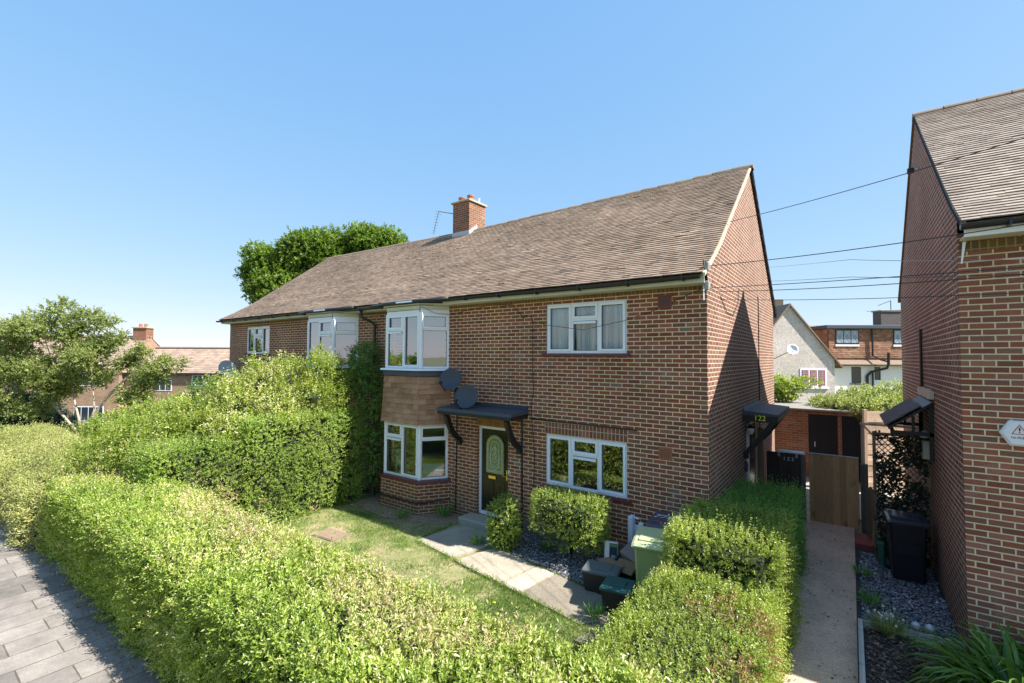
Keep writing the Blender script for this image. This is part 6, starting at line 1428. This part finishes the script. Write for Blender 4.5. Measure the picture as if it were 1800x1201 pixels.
# ---------------------------------------------------------------- terrace on the left
M_tileT = tilemat('terrace_roof_tile', [(0, (0.25, 0.175, 0.13)), (0.5, (0.32, 0.23, 0.175)), (1, (0.39, 0.29, 0.225))], 0.2)
M_brT = brick('brick_terrace', [(p, (c[0] * 1.15, c[1] * 1.75, c[2] * 1.9)) for p, c in BR], seed=21.)
def terrace(label, M, u0, u1, ze, zri, zg, wins, chim=None):
    o0 = M @ Vector(((u0 + u1) / 2, 3, zg)); t = thing('terraced_house', label, 'house', tuple(o0), 'terrace of brick houses down the road')
    MB(M).add([(u0, 0, zg), (u1, 0, zg), (u1, 0, ze), (u0, 0, ze), (u0, 7, zg), (u1, 7, zg), (u1, 7, ze), (u0, 7, ze), (u0, 3.5, zri - .05), (u1, 3.5, zri - .05)], [(0, 1, 2, 3), (1, 5, 6, 9, 2), (5, 4, 7, 6), (4, 0, 3, 8, 7)]).build('wall', M_brT, t)
    tiles('roof', u0 - .05, u1 + .05, [(-.3, ze - .02), (3.5, zri)], M_tileT, t, gauge=.3, tw=.26, tl=.34, th=.03, lift=.05, M=M, seed=int(abs(u0) * 3), wob=.004)
    MB(M).add([(u0, 7.3, ze), (u1, 7.3, ze), (u1, 3.5, zri + .03), (u0, 3.5, zri + .03)], [(0, 1, 2, 3)]).build('roof_back_slope', M_tileT, t)
    MB(M).tube([(u0, 3.5, zri + .02), (u1, 3.5, zri + .02)], .12, 8).build('ridge_tiles', M_ridge, t)
    MB(M).box(u0, u1, -.34, -.24, ze - .16, ze - .03).build('gutter', M_black, t)
    for a, b, c, d, n_ in wins: simple_win(t, M, a, b, c, d, n_, bar=.07)
    if chim:
        a, b, z0, z1 = chim
        c_ = MB(M).box(a, b, 3.0, 3.9, z0, z1).build('chimney', M_brC, t)
        MB(M).bbox(a - .1, b + .1, 2.9, 4.0, z1, z1 + .12, .02).build('chimney_cap', M_stone, c_)
        for k in (.3, .7): MB(M).lathe((a + (b - a) * k, 3.45, z1 + .12), [(.15, 0), (.13, .3)], 10).build('chimney_pot', M_terra, c_)
        MB(M).box(a - .25, b - .1, 2.95, 2.98, z0 - .1, z0 + .35).build('flashing', M_white, c_)
    return t
Mt = frame(-43.06, 10.78, 0, 36.09)
for i, (u0, u1) in enumerate(((-9.3, -1.0), (-.9, 7.5))):
    terrace(('low red brick terrace house with a brown tile roof, partly behind the left tree', 'terrace house whose roof meets the left corner of the brick house')[i], Mt, u0, u1, 2.05, 4.33, -3.2,
            [(u0 + 2.6, u0 + 4.2, .45, 1.6, 3), (u0 + 6.0, u0 + 8.0, .9, 1.9, 4), (u0 + 2.2, u0 + 4.4, -2.4, -1.1, 3), (u0 + 5.8, u0 + 7.8, -2.4, -1.1, 3)])
for i, (u0, u1) in enumerate(((-18.0, -9.35), (-27.0, -18.1), (-36, -27.1))):
    terrace(('terrace house with the tall chimney behind the left tree', 'terrace house fully behind the crown of the left tree', 'terrace house at the extreme left edge')[i], Mt @ frame(0, -.6, 0, 0), u0, u1, 2.45, 5.35, -3.2,
            [(u0 + 1.2, u0 + 3.4, .9, 2.1, 3), (u0 + 4.8, u0 + 7.4, .9, 2.1, 4), (u0 + 1.2, u0 + 3.4, -2.2, -.9, 3), (u0 + 4.8, u0 + 7.4, -2.2, -.9, 4)], (-10.7, -9.45, 4.4, 6.2) if i == 0 else None)

# far tree belts so the view never ends in an empty horizon
def belt(name, label, pts, n_, h, ll):
    cl = []
    for i in range(n_):
        f = i / (n_ - 1); x = pts[0][0] + (pts[1][0] - pts[0][0]) * f + rng.uniform(-3, 3); y = pts[0][1] + (pts[1][1] - pts[0][1]) * f + rng.uniform(-3, 3)
        r_ = rng.uniform(.6, 1.1) * h / 2; cl.append(((x, y, gh(x, y) + r_ * .8), (r_ * 1.5, r_ * 1.5, r_)))
    o = leaf_mesh(name, [clump_leaves(cl, 2.2, ll, ll * .8, 3, ll * 2, .3, .5)], L_oak, loc=cl[0][0]); tag(o, label, 'trees', kind='stuff')
belt('distant_trees', 'distant dark tree belt beyond the terrace', ((-150, 30), (-70, 110)), 24, 6.0, .9)
belt('distant_trees', 'distant tree belt behind the white house', ((-30, 90), (60, 90)), 18, 5, .8)
belt('distant_trees', 'distant tree belt across the road', ((-150, -20), (-60, -70)), 18, 7, .9)

# ---------------------------------------------------------------- houses and verge across the road (seen in the window reflections)
def plain_house(label, x0, x1, y0, y1):
    t = thing('brick_house', label, 'house', ((x0 + x1) / 2, (y0 + y1) / 2, 0)); ym = (y0 + y1) / 2
    MB().add([(x0, y1, 0), (x1, y1, 0), (x1, y1, 5), (x0, y1, 5), (x0, y0, 0), (x1, y0, 0), (x1, y0, 5), (x0, y0, 5), (x0, ym, 7.9), (x1, ym, 7.9)], [(1, 0, 3, 2), (1, 2, 9, 6, 5), (4, 5, 6, 7), (0, 4, 7, 8, 3)]).build('wall', M_brB, t)
    MB().add([(x0 - .2, y1 + .3, 4.9), (x1 + .2, y1 + .3, 4.9), (x1 + .2, ym, 8.0), (x0 - .2, ym, 8.0), (x0 - .2, y0 - .3, 4.9), (x1 + .2, y0 - .3, 4.9)], [(1, 0, 3, 2), (4, 5, 2, 3)]).build('roof', M_ridge, t)
    Mo = frame(x1, y1, 0, 180)
    for u in (1.5, 6, 10.5):
        for z in (1.0, 3.6): simple_win(t, Mo, u, u + 1.8, z, z + 1.1, 3)
    MB().box((x0 + x1) / 2 - .4, (x0 + x1) / 2 + .4, ym - .4, ym + .4, 7.4, 9).build('chimney', M_brC, t)
plain_house('brick house across the road, opposite the two bays', -22, -8, -38, -30)
plain_house('brick house across the road, opposite the path', -3, 11, -38, -30)
vg = NT('verge_grass'); vo = vg.obj(); vmat = vg.fin(vg.ramp(vg.noise(3, vo, 5, .7), [(.35, (.12, .18, .05)), (.55, (.22, .26, .09)), (.7, (.34, .31, .16))]), .95)
tag(MB().box(-60, 40, -29, -17.01, -.25, .0).build('verge', vmat), kind='structure')
for i, (x, y) in enumerate(((-14, -22), (-5, -24), (4, -22), (-24, -23))):
    bush('street_tree', ('broad street tree across the road, opposite the near bay', 'street tree across the road, opposite the front door', 'street tree across the road, opposite the side path', 'street tree across the road, farthest left')[i], [((x, y, 3.2), 1.7), ((x + 1, y, 2.6), 1.3), ((x - 1.1, y + .4, 2.7), 1.3), ((x, y + .5, 4.2), 1.2)], L_oak, 14, .2, .13, 'tree', .4)

# ---------------------------------------------------------------- overhead cables
def wire(label, pts, r_=.010, sag=.04, m=None):
    p = [Vector(q) for q in pts]; out = []
    for a, b in zip(p[:-1], p[1:]):
        for k in range(12): f = k / 12; q = a.lerp(b, f); q.z -= sag * 4 * f * (1 - f); out.append(q)
    out.append(p[-1]); o = MB().tube(out, r_, 5).build('overhead_cable', m or M_cable, loc=tuple(p[0])); tag(o, label, 'cable', 'overhead cables between the houses')
wire('topmost cable crossing the brick gable and the right-hand roof', [(.08, 1.43, 6.17), (3.6, -1.8, 5.71)], .0055)
wire('cable from the upper bracket at the gable corner', [(.08, -.2, 5.07), (3.6, -1.75, 4.88)], .0055)
wire('thin cable passing behind the gable at bracket height', [(-1.95, 14, 7.5), (1.9, 3.5, 5.6), (3.6, -1.75, 4.50)], .005, .03, M_cablel)
wire('lower thin cable passing behind the gable', [(-1.96, 14, 6.95), (1.9, 3.5, 5.25), (3.6, -1.75, 4.38)], .005, .03)
wire('cable from the lower bracket sloping up to the right', [(.08, -.2, 4.72), (3.6, -1.75, 4.46)], .0048, .02)
wire('cable sagging just below the lower bracket', [(.08, .3, 4.72), (3.6, -1.75, 4.40)], .005)
wire('lowest thin cable from the gable corner', [(.08, .6, 4.62), (3.6, -1.75, 4.22)], .004)
